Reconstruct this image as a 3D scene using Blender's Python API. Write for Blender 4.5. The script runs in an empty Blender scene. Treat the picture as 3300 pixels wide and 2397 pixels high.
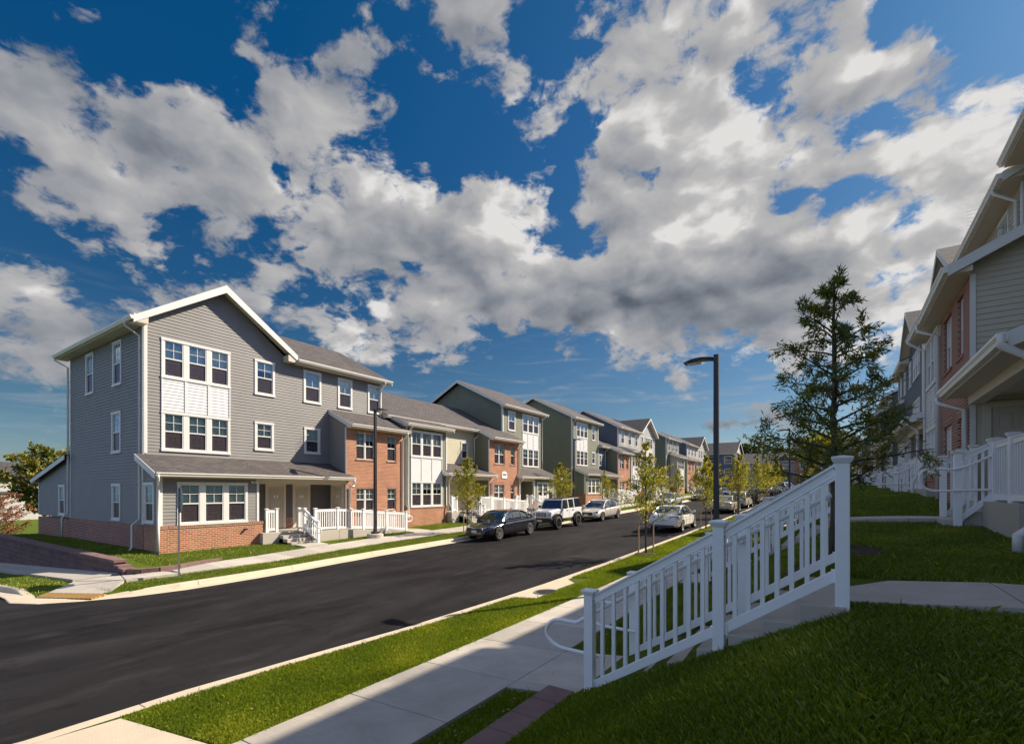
import bpy, bmesh, math, random
import numpy as np
from mathutils import Vector, Matrix
S = bpy.context.scene
C = S.collection
rnd = random.Random(7)
R = math.radians
# ---------------------------------------------------------------- camera
cd = bpy.data.cameras.new("camera"); cam = bpy.data.objects.new("camera", cd); C.objects.link(cam)
cam.location = (0, 0, 0); cam.rotation_euler = (R(90), 0, R(34))
cd.sensor_width = 36; cd.lens = 17.0; cd.shift_y = 0.1156; cd.clip_start = 0.05; cd.clip_end = 3000
S.camera = cam
S.render.resolution_x = 1024; S.render.resolution_y = 743
# ---------------------------------------------------------------- sun, view
SUN_AZ = math.atan2(.59, .81); SUN_EL = math.atan(.79)      # azimuth from +Y toward +X
sl = bpy.data.lights.new("sun", 'SUN'); sun = bpy.data.objects.new("sun", sl); C.objects.link(sun)
sl.energy = 5.0; sl.angle = R(.55); sl.color = (1, .87, .70)
sd = Vector((math.sin(SUN_AZ)*math.cos(SUN_EL), math.cos(SUN_AZ)*math.cos(SUN_EL), math.sin(SUN_EL)))
sun.rotation_euler = sd.to_track_quat('Z', 'Y').to_euler(); sun.location = (20, 20, 40)
S.view_settings.view_transform = 'Standard'; S.view_settings.look = 'None'
S.view_settings.exposure = 0.85; S.view_settings.gamma = 1
# ---------------------------------------------------------------- node helper
class NT:
    def __init__(s, nt): s.t = nt; s.n = nt.nodes; s.l = nt.links
    def __call__(s, typ, ins=None, **kw):
        n = s.n.new(typ)
        for k, v in kw.items(): setattr(n, k, v)
        for k, v in (ins or {}).items(): s.set(n.inputs[k], v)
        return n
    def set(s, inp, v):
        if isinstance(v, bpy.types.NodeSocket): s.l.new(v, inp)
        elif isinstance(v, bpy.types.Node): s.l.new(v.outputs[0], inp)
        else: inp.default_value = v
    def m(s, op, a, b=0.0, c=None, clamp=False):
        n = s.n.new('ShaderNodeMath'); n.operation = op; n.use_clamp = clamp
        s.set(n.inputs[0], a); s.set(n.inputs[1], b)
        if c is not None: s.set(n.inputs[2], c)
        return n.outputs[0]
    def mr(s, v, a, b, c=0.0, d=1.0, smooth=False):
        n = s.n.new('ShaderNodeMapRange'); n.interpolation_type = 'SMOOTHSTEP' if smooth else 'LINEAR'
        s.set(n.inputs[0], v)
        for i, x in enumerate((a, b, c, d)): s.set(n.inputs[i+1], x)
        return n.outputs[0]
    def mix(s, f, a, b, blend='MIX'):
        n = s.n.new('ShaderNodeMix'); n.data_type = 'RGBA'; n.blend_type = blend
        s.set(n.inputs[0], f)
        for i, x in ((6, a), (7, b)):
            if isinstance(x, tuple) and len(x) == 3: x = (*x, 1)
            s.set(n.inputs[i], x)
        return n.outputs[2]
    def ramp(s, v, stops, interp='LINEAR'):
        n = s.n.new('ShaderNodeValToRGB'); s.set(n.inputs[0], v); cr = n.color_ramp; cr.interpolation = interp
        for i, (p, c) in enumerate(stops):
            e = cr.elements[i] if i < 2 else cr.elements.new(p)
            e.position = p; e.color = (*c, 1) if len(c) == 3 else c
        return n.outputs[0]
    def noise(s, vec, scale, detail=3, rough=.5, dist=0.0, dim='3D'):
        n = s.n.new('ShaderNodeTexNoise'); n.noise_dimensions = dim
        if vec is not None: s.set(n.inputs['Vector'], vec)
        n.inputs['Scale'].default_value = scale; n.inputs['Detail'].default_value = detail
        n.inputs['Roughness'].default_value = rough; n.inputs['Distortion'].default_value = dist
        return n.outputs[0]
# ---------------------------------------------------------------- world: sky and clouds by direction
COV = """
51000001125|23378405658|85766513211
54100001334|34474612166|88466625415
78851122355|32345414498|72794977269
88569986538|55001750399|98449836889
55829998994|72000144769|99899629999
45998759659|99732026899|99871498998
28899589927|99959971699|99532645888
03213256688|99999983899|99999998788
77742142778|85799999999|99999999988
86223455652|37999999999|99999999877
56776555677|47899785699|99999998544
64333333344|65210110389|73634563333
54222222222|24310000010|22222322222
21111111111|11111330230|35543322222
21111111111|11111111022|24321111111
"""
BRI = """
55555554455|55577657767|87877767666
55555554444|55576656576|88787877778
56676555555|44466767787|87888988888
66577666576|55555876788|88888988889
66655666686|75555677877|78888889989
66765565567|88768557777|88888899999
56677666765|78857996567|98767888999
56666567776|55556997668|97788889899
87766664486|55555767766|86556788888
87666555676|68874553334|44445678888
55556666688|86557785654|44455688888
55555555678|88765555786|87876888888
66666666666|67766666667|77777777777
66666666666|66666776666|53366777777
66666666666|66666666666|54466666666
"""
def grid(t): return np.array([[int(ch) for ch in ln.replace('|', '')] for ln in t.strip().split('\n')], float)/9
COV = grid(COV); BRI = grid(BRI)
def samp(G, px, py):                       # bilinear, columns every 100 from 50, rows every 100 from 50
    x = min(max((px-50)/100, 0), 32-1e-6); y = min(max((py-50)/100, 0), 14-1e-6)
    i, j = int(x), int(y); fx, fy = x-i, y-j
    return (G[j, i]*(1-fx)+G[j, i+1]*fx)*(1-fy)+(G[j+1, i]*(1-fx)+G[j+1, i+1]*fx)*fy
w = bpy.data.worlds.new("World"); S.world = w; w.use_nodes = True
N = NT(w.node_tree); N.n.clear()
tc = N('ShaderNodeTexCoord'); sep = N('ShaderNodeSeparateXYZ', {0: tc.outputs['Generated']})
dx, dy, dz = sep.outputs
hor = N.m('SQRT', N.m('ADD', N.m('MULTIPLY', dx, dx), N.m('MULTIPLY', dy, dy)))
te = N.m('DIVIDE', dz, N.m('MAXIMUM', hor, .02))            # tangent of elevation
az = N.m('ARCTAN2', dx, dy)                                 # compass angle, 0 = along the street
# noise position: flattened toward the horizon, like a cloud layer seen in perspective
kz = N.m('ADD', N.m('MAXIMUM', dz, 0.0), .42)
cx_ = N.m('DIVIDE', dx, kz); cy_ = N.m('DIVIDE', dy, kz)
P = N('ShaderNodeCombineXYZ', {0: cx_, 1: cy_, 2: 0.0})
wv = N('ShaderNodeTexNoise', {'Vector': P, 'Scale': 2.2, 'Detail': 3.0})
wo = N('ShaderNodeVectorMath', {0: wv.outputs['Color'], 1: (.5, .5, .5)}, operation='SUBTRACT')
# jitter of the lookup position so the big masses have ragged outlines
D3 = N('ShaderNodeCombineXYZ', {0: dx, 1: dy, 2: N.m('MULTIPLY', dz, 1.5)})
jn = N('ShaderNodeTexNoise', {'Vector': D3, 'Scale': 6.0, 'Detail': 4.0, 'Roughness': .6})
js = N('ShaderNodeSeparateColor', {0: jn.outputs['Color']})
azj = N.m('ADD', az, N.m('MULTIPLY', N.m('SUBTRACT', js.outputs[0], .5), .16))
tej = N.m('ADD', te, N.m('MULTIPLY', N.m('SUBTRACT', js.outputs[1], .5), .13))
A0, A1 = R(-34-47), R(-34+47)                               # the mapped span of compass angles
u = N.m('DIVIDE', N.m('SUBTRACT', azj, A0), A1-A0)
TE = [-.02, .04, .10, .17, .24, .31, .38, .45, .52, .60, .68, .76, .85, .94, 1.04]
accC = None; accB = None
for k, tv in enumerate(TE):
    st = []
    for i in range(32):
        uu = i/31; a = A0+uu*(A1-A0) + R(34)                # relative to the middle direction
        v = tv*1.0/1; vy = tv/ max(math.cos(a), .2)
        px = 1650+1558*math.tan(a); py = 1580-1558*vy
        st.append((uu, (samp(COV, px, py), samp(BRI, px, py), 0)))
    rc = N.ramp(u, st)
    lo = TE[k-1] if k else -9; hi = TE[k+1] if k < len(TE)-1 else 9
    if k == 0: wgt = N.mr(tej, tv, hi, 1, 0)
    elif k == len(TE)-1: wgt = N.mr(tej, lo, tv, 0, 1)
    else:
        wgt = N.m('MULTIPLY', N.mr(tej, lo, tv, 0, 1), N.mr(tej, tv, hi, 1, 0))
    sv = N('ShaderNodeVectorMath', {0: rc, 'Scale': wgt}, operation='SCALE').outputs[0]
    accC = sv if accC is None else N('ShaderNodeVectorMath', {0: accC, 1: sv}, operation='ADD').outputs[0]
cb = N('ShaderNodeSeparateXYZ', {0: accC}); cov, bri = cb.outputs[0], cb.outputs[1]
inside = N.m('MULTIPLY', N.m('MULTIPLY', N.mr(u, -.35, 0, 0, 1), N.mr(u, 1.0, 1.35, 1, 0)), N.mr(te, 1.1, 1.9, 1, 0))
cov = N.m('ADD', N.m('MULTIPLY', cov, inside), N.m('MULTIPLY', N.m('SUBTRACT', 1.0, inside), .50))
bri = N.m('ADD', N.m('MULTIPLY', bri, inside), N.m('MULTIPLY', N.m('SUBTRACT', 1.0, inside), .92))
Dw0 = N('ShaderNodeCombineXYZ', {0: dx, 1: dy, 2: N.m('MULTIPLY', dz, 1.6)})
Dw = N('ShaderNodeVectorMath', {0: Dw0, 1: N('ShaderNodeVectorMath', {0: jn.outputs['Color'], 'Scale': .09}, operation='SCALE').outputs[0]}, operation='ADD').outputs[0]
def puff(vec, sc, det):
    v = N('ShaderNodeTexVoronoi', {'Vector': vec, 'Scale': sc, 'Detail': det, 'Roughness': .55}, feature='F1', normalize=True)
    return N.m('SUBTRACT', 1.0, v.outputs['Distance'])
offv = N('ShaderNodeVectorMath', {0: Dw, 1: (sd.x*.022+.008, sd.y*.022-.004, .03)}, operation='ADD').outputs[0]
pA = puff(Dw, 6.0, 2.0); pB = puff(offv, 6.0, 2.0)
n1 = N.noise(Dw, 7.0, 8, .60)
n1s = N.noise(Dw, 7.0, 4, .5); n2 = N.noise(offv, 7.0, 4, .5)
nf = N.noise(Dw, 3.0, 4, .5)
nb = N.noise(Dw, 13.0, 6, .62)
dens = N.m('ADD', N.m('SUBTRACT', cov, .57), N.m('ADD', N.m('MULTIPLY', N.m('SUBTRACT', n1, .5), 1.9), N.m('MULTIPLY', N.m('SUBTRACT', pA, .62), .65)))
dens = N.m('ADD', dens, N.m('MULTIPLY', N.m('SUBTRACT', nb, .5), 1.6))
alpha = N.mr(dens, -.08, .24, 0, 1, smooth=True)
thin = N.mr(dens, .1, .75, 0, 1)
lit = N.m('ADD', N.m('MULTIPLY', N.m('SUBTRACT', n1s, n2), .9), N.m('MULTIPLY', N.m('SUBTRACT', pA, pB), 1.0))
shade = N.m('ADD', N.m('ADD', bri, N.m('MULTIPLY', N.m('SUBTRACT', nf, .5), .45)), lit)
edge = N.m('MULTIPLY', N.m('SUBTRACT', 1.0, thin), .10)
shade = N.m('ADD', shade, edge, clamp=True)
ccol = N.ramp(shade, [(0, (.05, .065, .09)), (.33, (.10, .12, .15)), (.55, (.21, .23, .265)), (.75, (.345, .35, .37)), (.90, (.46, .455, .455)), (1, (.70, .685, .67))])
sky = N('ShaderNodeTexSky', sky_type='NISHITA'); sky.sun_disc = False
sky.sun_elevation = SUN_EL; sky.sun_rotation = SUN_AZ; sky.air_density = 1.0; sky.dust_density = .6; sky.ozone_density = 3.0
tint = N.ramp(N.mr(te, 0, 1.0), [(0, (.62, .70, .86)), (.05, (.60, .70, .76)), (.14, (.38, .56, .63)), (.35, (.15, .47, .66)), (.7, (.045, .53, .84)), (1, (.03, .56, .86))])
side = N.mr(N.m('ADD', az, 0), R(-60), R(15), 0, 1)
tint2 = N.mix(side, tint, N.mix(.35, tint, (1, 1.02, 1.05, 1)))
skc = N('ShaderNodeVectorMath', {0: N('ShaderNodeVectorMath', {0: sky, 1: tint2}, operation='MULTIPLY').outputs[0], 'Scale': .085}, operation='SCALE').outputs[0]
sko_fill = N('ShaderNodeVectorMath', {0: sky, 1: (.052, .078, .128)}, operation='MULTIPLY').outputs[0]  # unseen sky outside the view, brightened and made bluer as added fill light
skc = N.mix(inside, sko_fill, skc)
ccol = N.mix(inside, N('ShaderNodeVectorMath', {0: (1.2, 1.38, 1.68), 1: ccol}, operation='MULTIPLY').outputs[0], ccol)  # clouds out of view brightened likewise, added to lift the shaded areas
wv_ = N('ShaderNodeCombineXYZ', {0: N.m('MULTIPLY', az, 3.2), 1: N.m('MULTIPLY', te, 22.0), 2: 0.0})
wsp = N.mr(N.noise(wv_, 1.5, 6, .6, .6), .50, .78, 0, .62, smooth=True)
wsp = N.m('MULTIPLY', wsp, N.m('MULTIPLY', N.mr(te, .01, .06, 0, 1), N.mr(te, .20, .36, 1, 0)))
skc = N.mix(wsp, skc, (.40, .41, .43))
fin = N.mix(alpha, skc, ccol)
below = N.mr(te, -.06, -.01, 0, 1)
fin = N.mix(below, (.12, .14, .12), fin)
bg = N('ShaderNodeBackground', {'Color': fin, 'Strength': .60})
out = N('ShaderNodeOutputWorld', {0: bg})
w.cycles.sampling_method = 'MANUAL'; w.cycles.sample_map_resolution = 512
# ---------------------------------------------------------------- materials
def mat(name, col, rough=.6, var=0.0, vs=3.0, bump=0.0, bs=40.0, metal=0.0, spec=.5, coat=0.0, col2=None, fine=0.0, fs=60.0):
    m = bpy.data.materials.new(name); m.use_nodes = True
    N = NT(m.node_tree); b = N.n['Principled BSDF']
    b.inputs['Roughness'].default_value = rough; b.inputs['Metallic'].default_value = metal
    b.inputs['Specular IOR Level'].default_value = spec; b.inputs['Coat Weight'].default_value = coat
    b.inputs['Coat Roughness'].default_value = .04
    geo = N('ShaderNodeNewGeometry'); pos = geo.outputs['Position']
    c = (*col, 1)
    if var or col2:
        c2 = col2 or tuple(x*(1-var) for x in col)
        f = N.mr(N.noise(pos, vs, 4, .6), .3, .7)
        c = N.mix(f, (*col, 1), (*c2, 1))
    if fine:
        f2 = N.mr(N.noise(pos, fs, 3, .7), .25, .75, 1-fine, 1+fine)
        c = N('ShaderNodeVectorMath', {0: c if not isinstance(c, tuple) else c[:3], 'Scale': f2}, operation='SCALE').outputs[0]
    N.set(b.inputs['Base Color'], c)
    if bump:
        bn = N('ShaderNodeBump', {'Strength': bump, 'Distance': .02, 'Height': N.noise(pos, bs, 4, .6)})
        N.l.new(bn.outputs[0], b.inputs['Normal'])
    return m
def brickmat(name, c1, c2, mortar, bw, bh, msize, vec='wall', rough=.85, var=.3, bump=.5, cyc=0.5):
    m = bpy.data.materials.new(name); m.use_nodes = True
    N = NT(m.node_tree); b = N.n['Principled BSDF']; b.inputs['Roughness'].default_value = rough
    geo = N('ShaderNodeNewGeometry'); sp = N('ShaderNodeSeparateXYZ', {0: geo.outputs['Position']})
    x, y, z = sp.outputs
    if vec == 'wall': v = N('ShaderNodeCombineXYZ', {0: N.m('ADD', x, y), 1: z, 2: 0.0})
    elif vec == 'vert': v = N('ShaderNodeCombineXYZ', {0: z, 1: N.m('ADD', x, y), 2: 0.0})
    elif vec == 'rx': v = N('ShaderNodeCombineXYZ', {0: y, 1: x, 2: 0.0})
    elif vec == 'ry': v = N('ShaderNodeCombineXYZ', {0: x, 1: y, 2: 0.0})
    t = N('ShaderNodeTexBrick', {'Vector': v, 'Color1': (*c1, 1), 'Color2': (*c2, 1), 'Mortar': (*mortar, 1), 'Scale': 1.0,
        'Mortar Size': msize, 'Mortar Smooth': .2, 'Bias': 0.0, 'Brick Width': bw, 'Row Height': bh})
    t.offset = cyc
    c = t.outputs['Color']
    f = N.mr(N.noise(geo.outputs['Position'], 1.3, 5, .6), .3, .7, 1-var*.5, 1+var*.4)
    c = N('ShaderNodeVectorMath', {0: c, 'Scale': f}, operation='SCALE').outputs[0]
    f = N.mr(N.noise(geo.outputs['Position'], 45, 2, .6), .3, .7, .82, 1.15)
    c = N('ShaderNodeVectorMath', {0: c, 'Scale': f}, operation='SCALE').outputs[0]
    N.set(b.inputs['Base Color'], c)
    bn = N('ShaderNodeBump', {'Strength': bump, 'Distance': .012, 'Height': N.m('SUBTRACT', 1.0, t.outputs['Fac'])})
    N.l.new(bn.outputs[0], b.inputs['Normal'])
    return m
M = {}
M['white'] = mat('white_vinyl', (.84, .84, .83), .38, var=.05, vs=2)
M['trim'] = mat('white_trim', (.67, .66, .625), .5, var=.06, vs=3)
M['gutter'] = mat('gutter_metal', (.76, .72, .64), .3, var=.05)
M['soffit'] = brickmat('soffit_vinyl', (.62, .56, .45), (.60, .54, .43), (.40, .36, .30), 40, .13, .006, 'ry', .6, .1, .3)
M['beige'] = mat('beige_trim', (.60, .53, .42), .55, var=.06)
M['door'] = mat('beige_door_paint', (.50, .44, .36), .45, var=.05)
M['gray'] = mat('gray_siding', (.225, .216, .205), .62, var=.13, vs=1.2, fine=.06)
M['dgray'] = mat('charcoal_siding', (.12, .115, .115), .62, var=.10, vs=1.2, fine=.06)
M['green'] = mat('olive_siding', (.165, .175, .115), .62, var=.12, vs=1.2, fine=.06)
M['blue'] = mat('slate_blue_siding', (.105, .125, .15), .62, var=.1, vs=1.2, fine=.06)
M['cream'] = mat('cream_siding', (.50, .46, .33), .62, var=.08, vs=1.2, fine=.05)
M['tan'] = mat('tan_siding', (.52, .47, .37), .62, var=.08, vs=1.2, fine=.05)
M['lgray'] = mat('light_gray_siding', (.36, .35, .33), .62, var=.08, vs=1.2, fine=.05)
M['panel'] = mat('white_panel_siding', (.64, .64, .63), .5, var=.05)
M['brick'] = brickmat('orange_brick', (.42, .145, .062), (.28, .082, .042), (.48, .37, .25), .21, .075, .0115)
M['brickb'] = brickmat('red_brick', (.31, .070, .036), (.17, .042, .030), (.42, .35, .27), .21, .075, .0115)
M['soldier'] = brickmat('soldier_brick', (.36, .12, .06), (.20, .075, .045), (.42, .33, .24), .24, .075, .010, 'vert', cyc=0)
M['shingx'] = brickmat('roof_shingle', (.105, .088, .082), (.062, .055, .055), (.04, .036, .036), .30, .14, .012, 'rx', .9, .25, .7)
M['shingy_shaded'] = brickmat('roof_shingle_shaded', (.070, .060, .062), (.042, .038, .042), (.03, .027, .028), .30, .14, .012, 'ry', .9, .25, .7)  # shingle copy darkened: shade on the camera-facing slopes put into the colour
M['conc'] = mat('concrete', (.44, .40, .335), .85, var=.12, vs=1.5, bump=.25, bs=60, fine=.10, fs=90)
M['walk'] = mat('sidewalk_concrete', (.46, .42, .35), .85, var=.16, vs=.9, bump=.3, bs=70, fine=.09, fs=120)
M['kerb'] = mat('kerb_concrete', (.55, .47, .35), .85, var=.14, vs=1.2, bump=.3, bs=60, fine=.10, fs=90)
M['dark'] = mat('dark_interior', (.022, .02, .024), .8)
M['black'] = mat('black_plastic', (.012, .012, .013), .45)
M['blind'] = mat('white_blind', (.88, .93, .87), .6, var=.1, vs=6)
M['metal'] = mat('galvanised_steel', (.40, .40, .41), .4, metal=.8, var=.2, vs=8)
M['lamp'] = mat('dark_bronze_paint', (.018, .015, .018), .4)
M['bark'] = mat('bark', (.10, .075, .06), .9, var=.5, vs=14, bump=.8, bs=50)
M['wood'] = mat('stake_wood', (.32, .21, .13), .85, var=.3, vs=10)
M['mulch'] = mat('mulch', (.055, .03, .022), .95, var=.5, vs=30, bump=1, bs=60)
def glassmat(name, tr, gl, fac, rough=.01, dif=None):
    m = bpy.data.materials.new(name); m.use_nodes = True
    N = NT(m.node_tree); N.n.clear()
    a = N('ShaderNodeBsdfTransparent', {0: (*tr, 1)}) if dif is None else N('ShaderNodeMixShader', {0: .45, 1: N('ShaderNodeBsdfTransparent', {0: (*tr, 1)}), 2: N('ShaderNodeBsdfDiffuse', {0: (*dif, 1)})})
    lw = N('ShaderNodeLayerWeight', {'Blend': .35})
    f = N.m('ADD', N.m('MULTIPLY', lw.outputs['Fresnel'], .9), fac, clamp=True)
    geo = N('ShaderNodeNewGeometry')
    bn = N('ShaderNodeBump', {'Strength': .06, 'Distance': .05, 'Height': N.noise(geo.outputs['Position'], 1.6, 2, .5)})
    g = N('ShaderNodeBsdfGlossy', {'Color': (*gl, 1), 'Roughness': rough, 'Normal': bn.outputs[0]})
    mx = N('ShaderNodeMixShader', {0: f, 1: a, 2: g}); N('ShaderNodeOutputMaterial', {0: mx})
    return m
M['glass'] = glassmat('window_glass', (.86, .98, .95), (.80, .90, 1.0), .07)
M['screen'] = glassmat('insect_screen', (.50, .48, .52), (.5, .5, .55), .02, .25, (.085, .070, .080))
M['farglass'] = mat('dark_window_glass', (.03, .04, .045), .08, spec=1.0)
# ---------------------------------------------------------------- mesh builder
class MB:
    def __init__(s): s.v = []; s.f = []; s.mi = []; s.sm = []
    def add(s, vs, fs, mi=0, smooth=False):
        o = len(s.v); s.v += [tuple(p) for p in vs]
        for f in fs: s.f.append([i+o for i in f]); s.mi.append(mi); s.sm.append(smooth)
    def quad(s, a, b, c, d, mi=0): s.add([a, b, c, d], [(0, 1, 2, 3)], mi)
    def poly(s, pts, mi=0): s.add(pts, [tuple(range(len(pts)))], mi)
    def box(s, x0, x1, y0, y1, z0, z1, mi=0):
        s.add([(x, y, z) for z in (z0, z1) for y in (y0, y1) for x in (x0, x1)],
              [(0, 2, 3, 1), (4, 5, 7, 6), (0, 1, 5, 4), (2, 6, 7, 3), (0, 4, 6, 2), (1, 3, 7, 5)], mi)
    def prism(s, A, B, mi=0):                    # two matching rings of points
        n = len(A)
        s.add(list(A)+list(B), [tuple(range(n))[::-1], tuple(range(n, 2*n))]+[(i, (i+1) % n, n+(i+1) % n, n+i) for i in range(n)], mi)
    def bar(s, p, q, w, h, mi=0, up=(0, 0, 1)):     # box beam from p to q
        p = Vector(p); q = Vector(q); d = (q-p).normalized(); upv = Vector(up)
        if abs(d.dot(upv)) > .98: upv = Vector((1, 0, 0))
        a = d.cross(upv).normalized()*w/2; b = a.cross(d).normalized()*h/2
        s.prism([p+a+b, p-a+b, p-a-b, p+a-b], [q+a+b, q-a+b, q-a-b, q+a-b], mi)
    def tube(s, pts, r, n=8, mi=0, smooth=True, cap=True):
        pts = [Vector(p) for p in pts]; rr = r if isinstance(r, (list, tuple)) else [r]*len(pts)
        o = len(s.v); ref = None
        for i, p in enumerate(pts):
            d = (pts[min(i+1, len(pts)-1)]-pts[max(i-1, 0)]).normalized()
            if ref is None: ref = Vector((0, 0, 1)) if abs(d.z) < .9 else Vector((1, 0, 0))
            a = d.cross(ref)
            if a.length < 1e-4: a = d.cross(Vector((0, 1, 0)))
            a.normalize(); b = a.cross(d).normalized(); ref = b if abs(d.dot(b)) < .9 else ref
            for k in range(n):
                t = 2*math.pi*k/n; s.v.append(tuple(p+(a*math.cos(t)+b*math.sin(t))*rr[i]))
        for i in range(len(pts)-1):
            for k in range(n):
                s.f.append([o+i*n+k, o+i*n+(k+1) % n, o+(i+1)*n+(k+1) % n, o+(i+1)*n+k]); s.mi.append(mi); s.sm.append(smooth)
        if cap:
            s.f.append([o+k for k in range(n)][::-1]); s.f.append([o+(len(pts)-1)*n+k for k in range(n)]); s.mi += [mi]*2; s.sm += [False]*2
    def lathe(s, prof, c, axis='z', n=20, mi=0, smooth=True):   # prof: (radius, height)
        o = len(s.v)
        for r_, h in prof:
            for k in range(n):
                t = 2*math.pi*k/n; a, b = r_*math.cos(t), r_*math.sin(t)
                s.v.append((c[0]+a, c[1]+b, c[2]+h) if axis == 'z' else (c[0]+h, c[1]+a, c[2]+b) if axis == 'x' else (c[0]+a, c[1]+h, c[2]+b))
        for i in range(len(prof)-1):
            for k in range(n):
                s.f.append([o+i*n+k, o+i*n+(k+1) % n, o+(i+1)*n+(k+1) % n, o+(i+1)*n+k]); s.mi.append(mi); s.sm.append(smooth)
    def obj(s, name, mats, parent=None, bevel=0, loc=None):
        me = bpy.data.meshes.new(name); me.from_pydata(s.v, [], s.f)
        for m in (mats if isinstance(mats, (list, tuple)) else [mats]): me.materials.append(m)
        me.polygons.foreach_set('material_index', s.mi); me.polygons.foreach_set('use_smooth', s.sm); me.update()
        o = bpy.data.objects.new(name, me); C.objects.link(o)
        if parent: o.parent = parent
        if loc is not None: o.location = loc
        if bevel:
            b = o.modifiers.new('bevel', 'BEVEL'); b.width = bevel; b.segments = 2; b.limit_method = 'ANGLE'; b.angle_limit = R(40)
        return o
def tag(o, label=None, cat=None, group=None, kind=None):
    if label: o['label'] = label
    if cat: o['category'] = cat
    if group: o['group'] = group
    if kind: o['kind'] = kind
    return o
def thing(name, label, cat, loc=(0, 0, 0), rz=0, group=None):
    o = bpy.data.objects.new(name, None); C.objects.link(o); o.location = loc; o.rotation_euler = (0, 0, rz)
    o.empty_display_size = .2
    return tag(o, label, cat, group)
def copy_tree(o, parent=None, root=True):
    c = o.copy(); C.objects.link(c)
    if parent: c.parent = parent
    for ch in list(o.children): copy_tree(ch, c, False)
    return c
def text_obj(name, txt, size, mt, parent, M4, extrude=.004):
    cu = bpy.data.curves.new(name, 'FONT'); cu.body = txt; cu.size = size; cu.align_x = 'CENTER'; cu.align_y = 'CENTER'; cu.extrude = extrude
    t = bpy.data.objects.new(name+'_c', cu); C.objects.link(t)
    bpy.context.view_layer.update()
    me = bpy.data.meshes.new_from_object(t.evaluated_get(bpy.context.evaluated_depsgraph_get()))
    bpy.data.objects.remove(t); me.materials.clear(); me.materials.append(mt)
    me.transform(M4)
    o = bpy.data.objects.new(name, me); C.objects.link(o); o.parent = parent
    return o
def clip(poly, a, b):                            # keep the part of 2D poly below line a->b (a left of b)
    def side(p): return (b[0]-a[0])*(p[1]-a[1])-(b[1]-a[1])*(p[0]-a[0])
    out = []
    for i, p in enumerate(poly):
        q = poly[(i+1) % len(poly)]; sp, sq = side(p), side(q)
        if sp <= 1e-9: out.append(p)
        if (sp < -1e-9 and sq > 1e-9) or (sp > 1e-9 and sq < -1e-9):
            t = sp/(sp-sq); out.append((p[0]+(q[0]-p[0])*t, p[1]+(q[1]-p[1])*t))
    return out
LAP = .13
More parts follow.
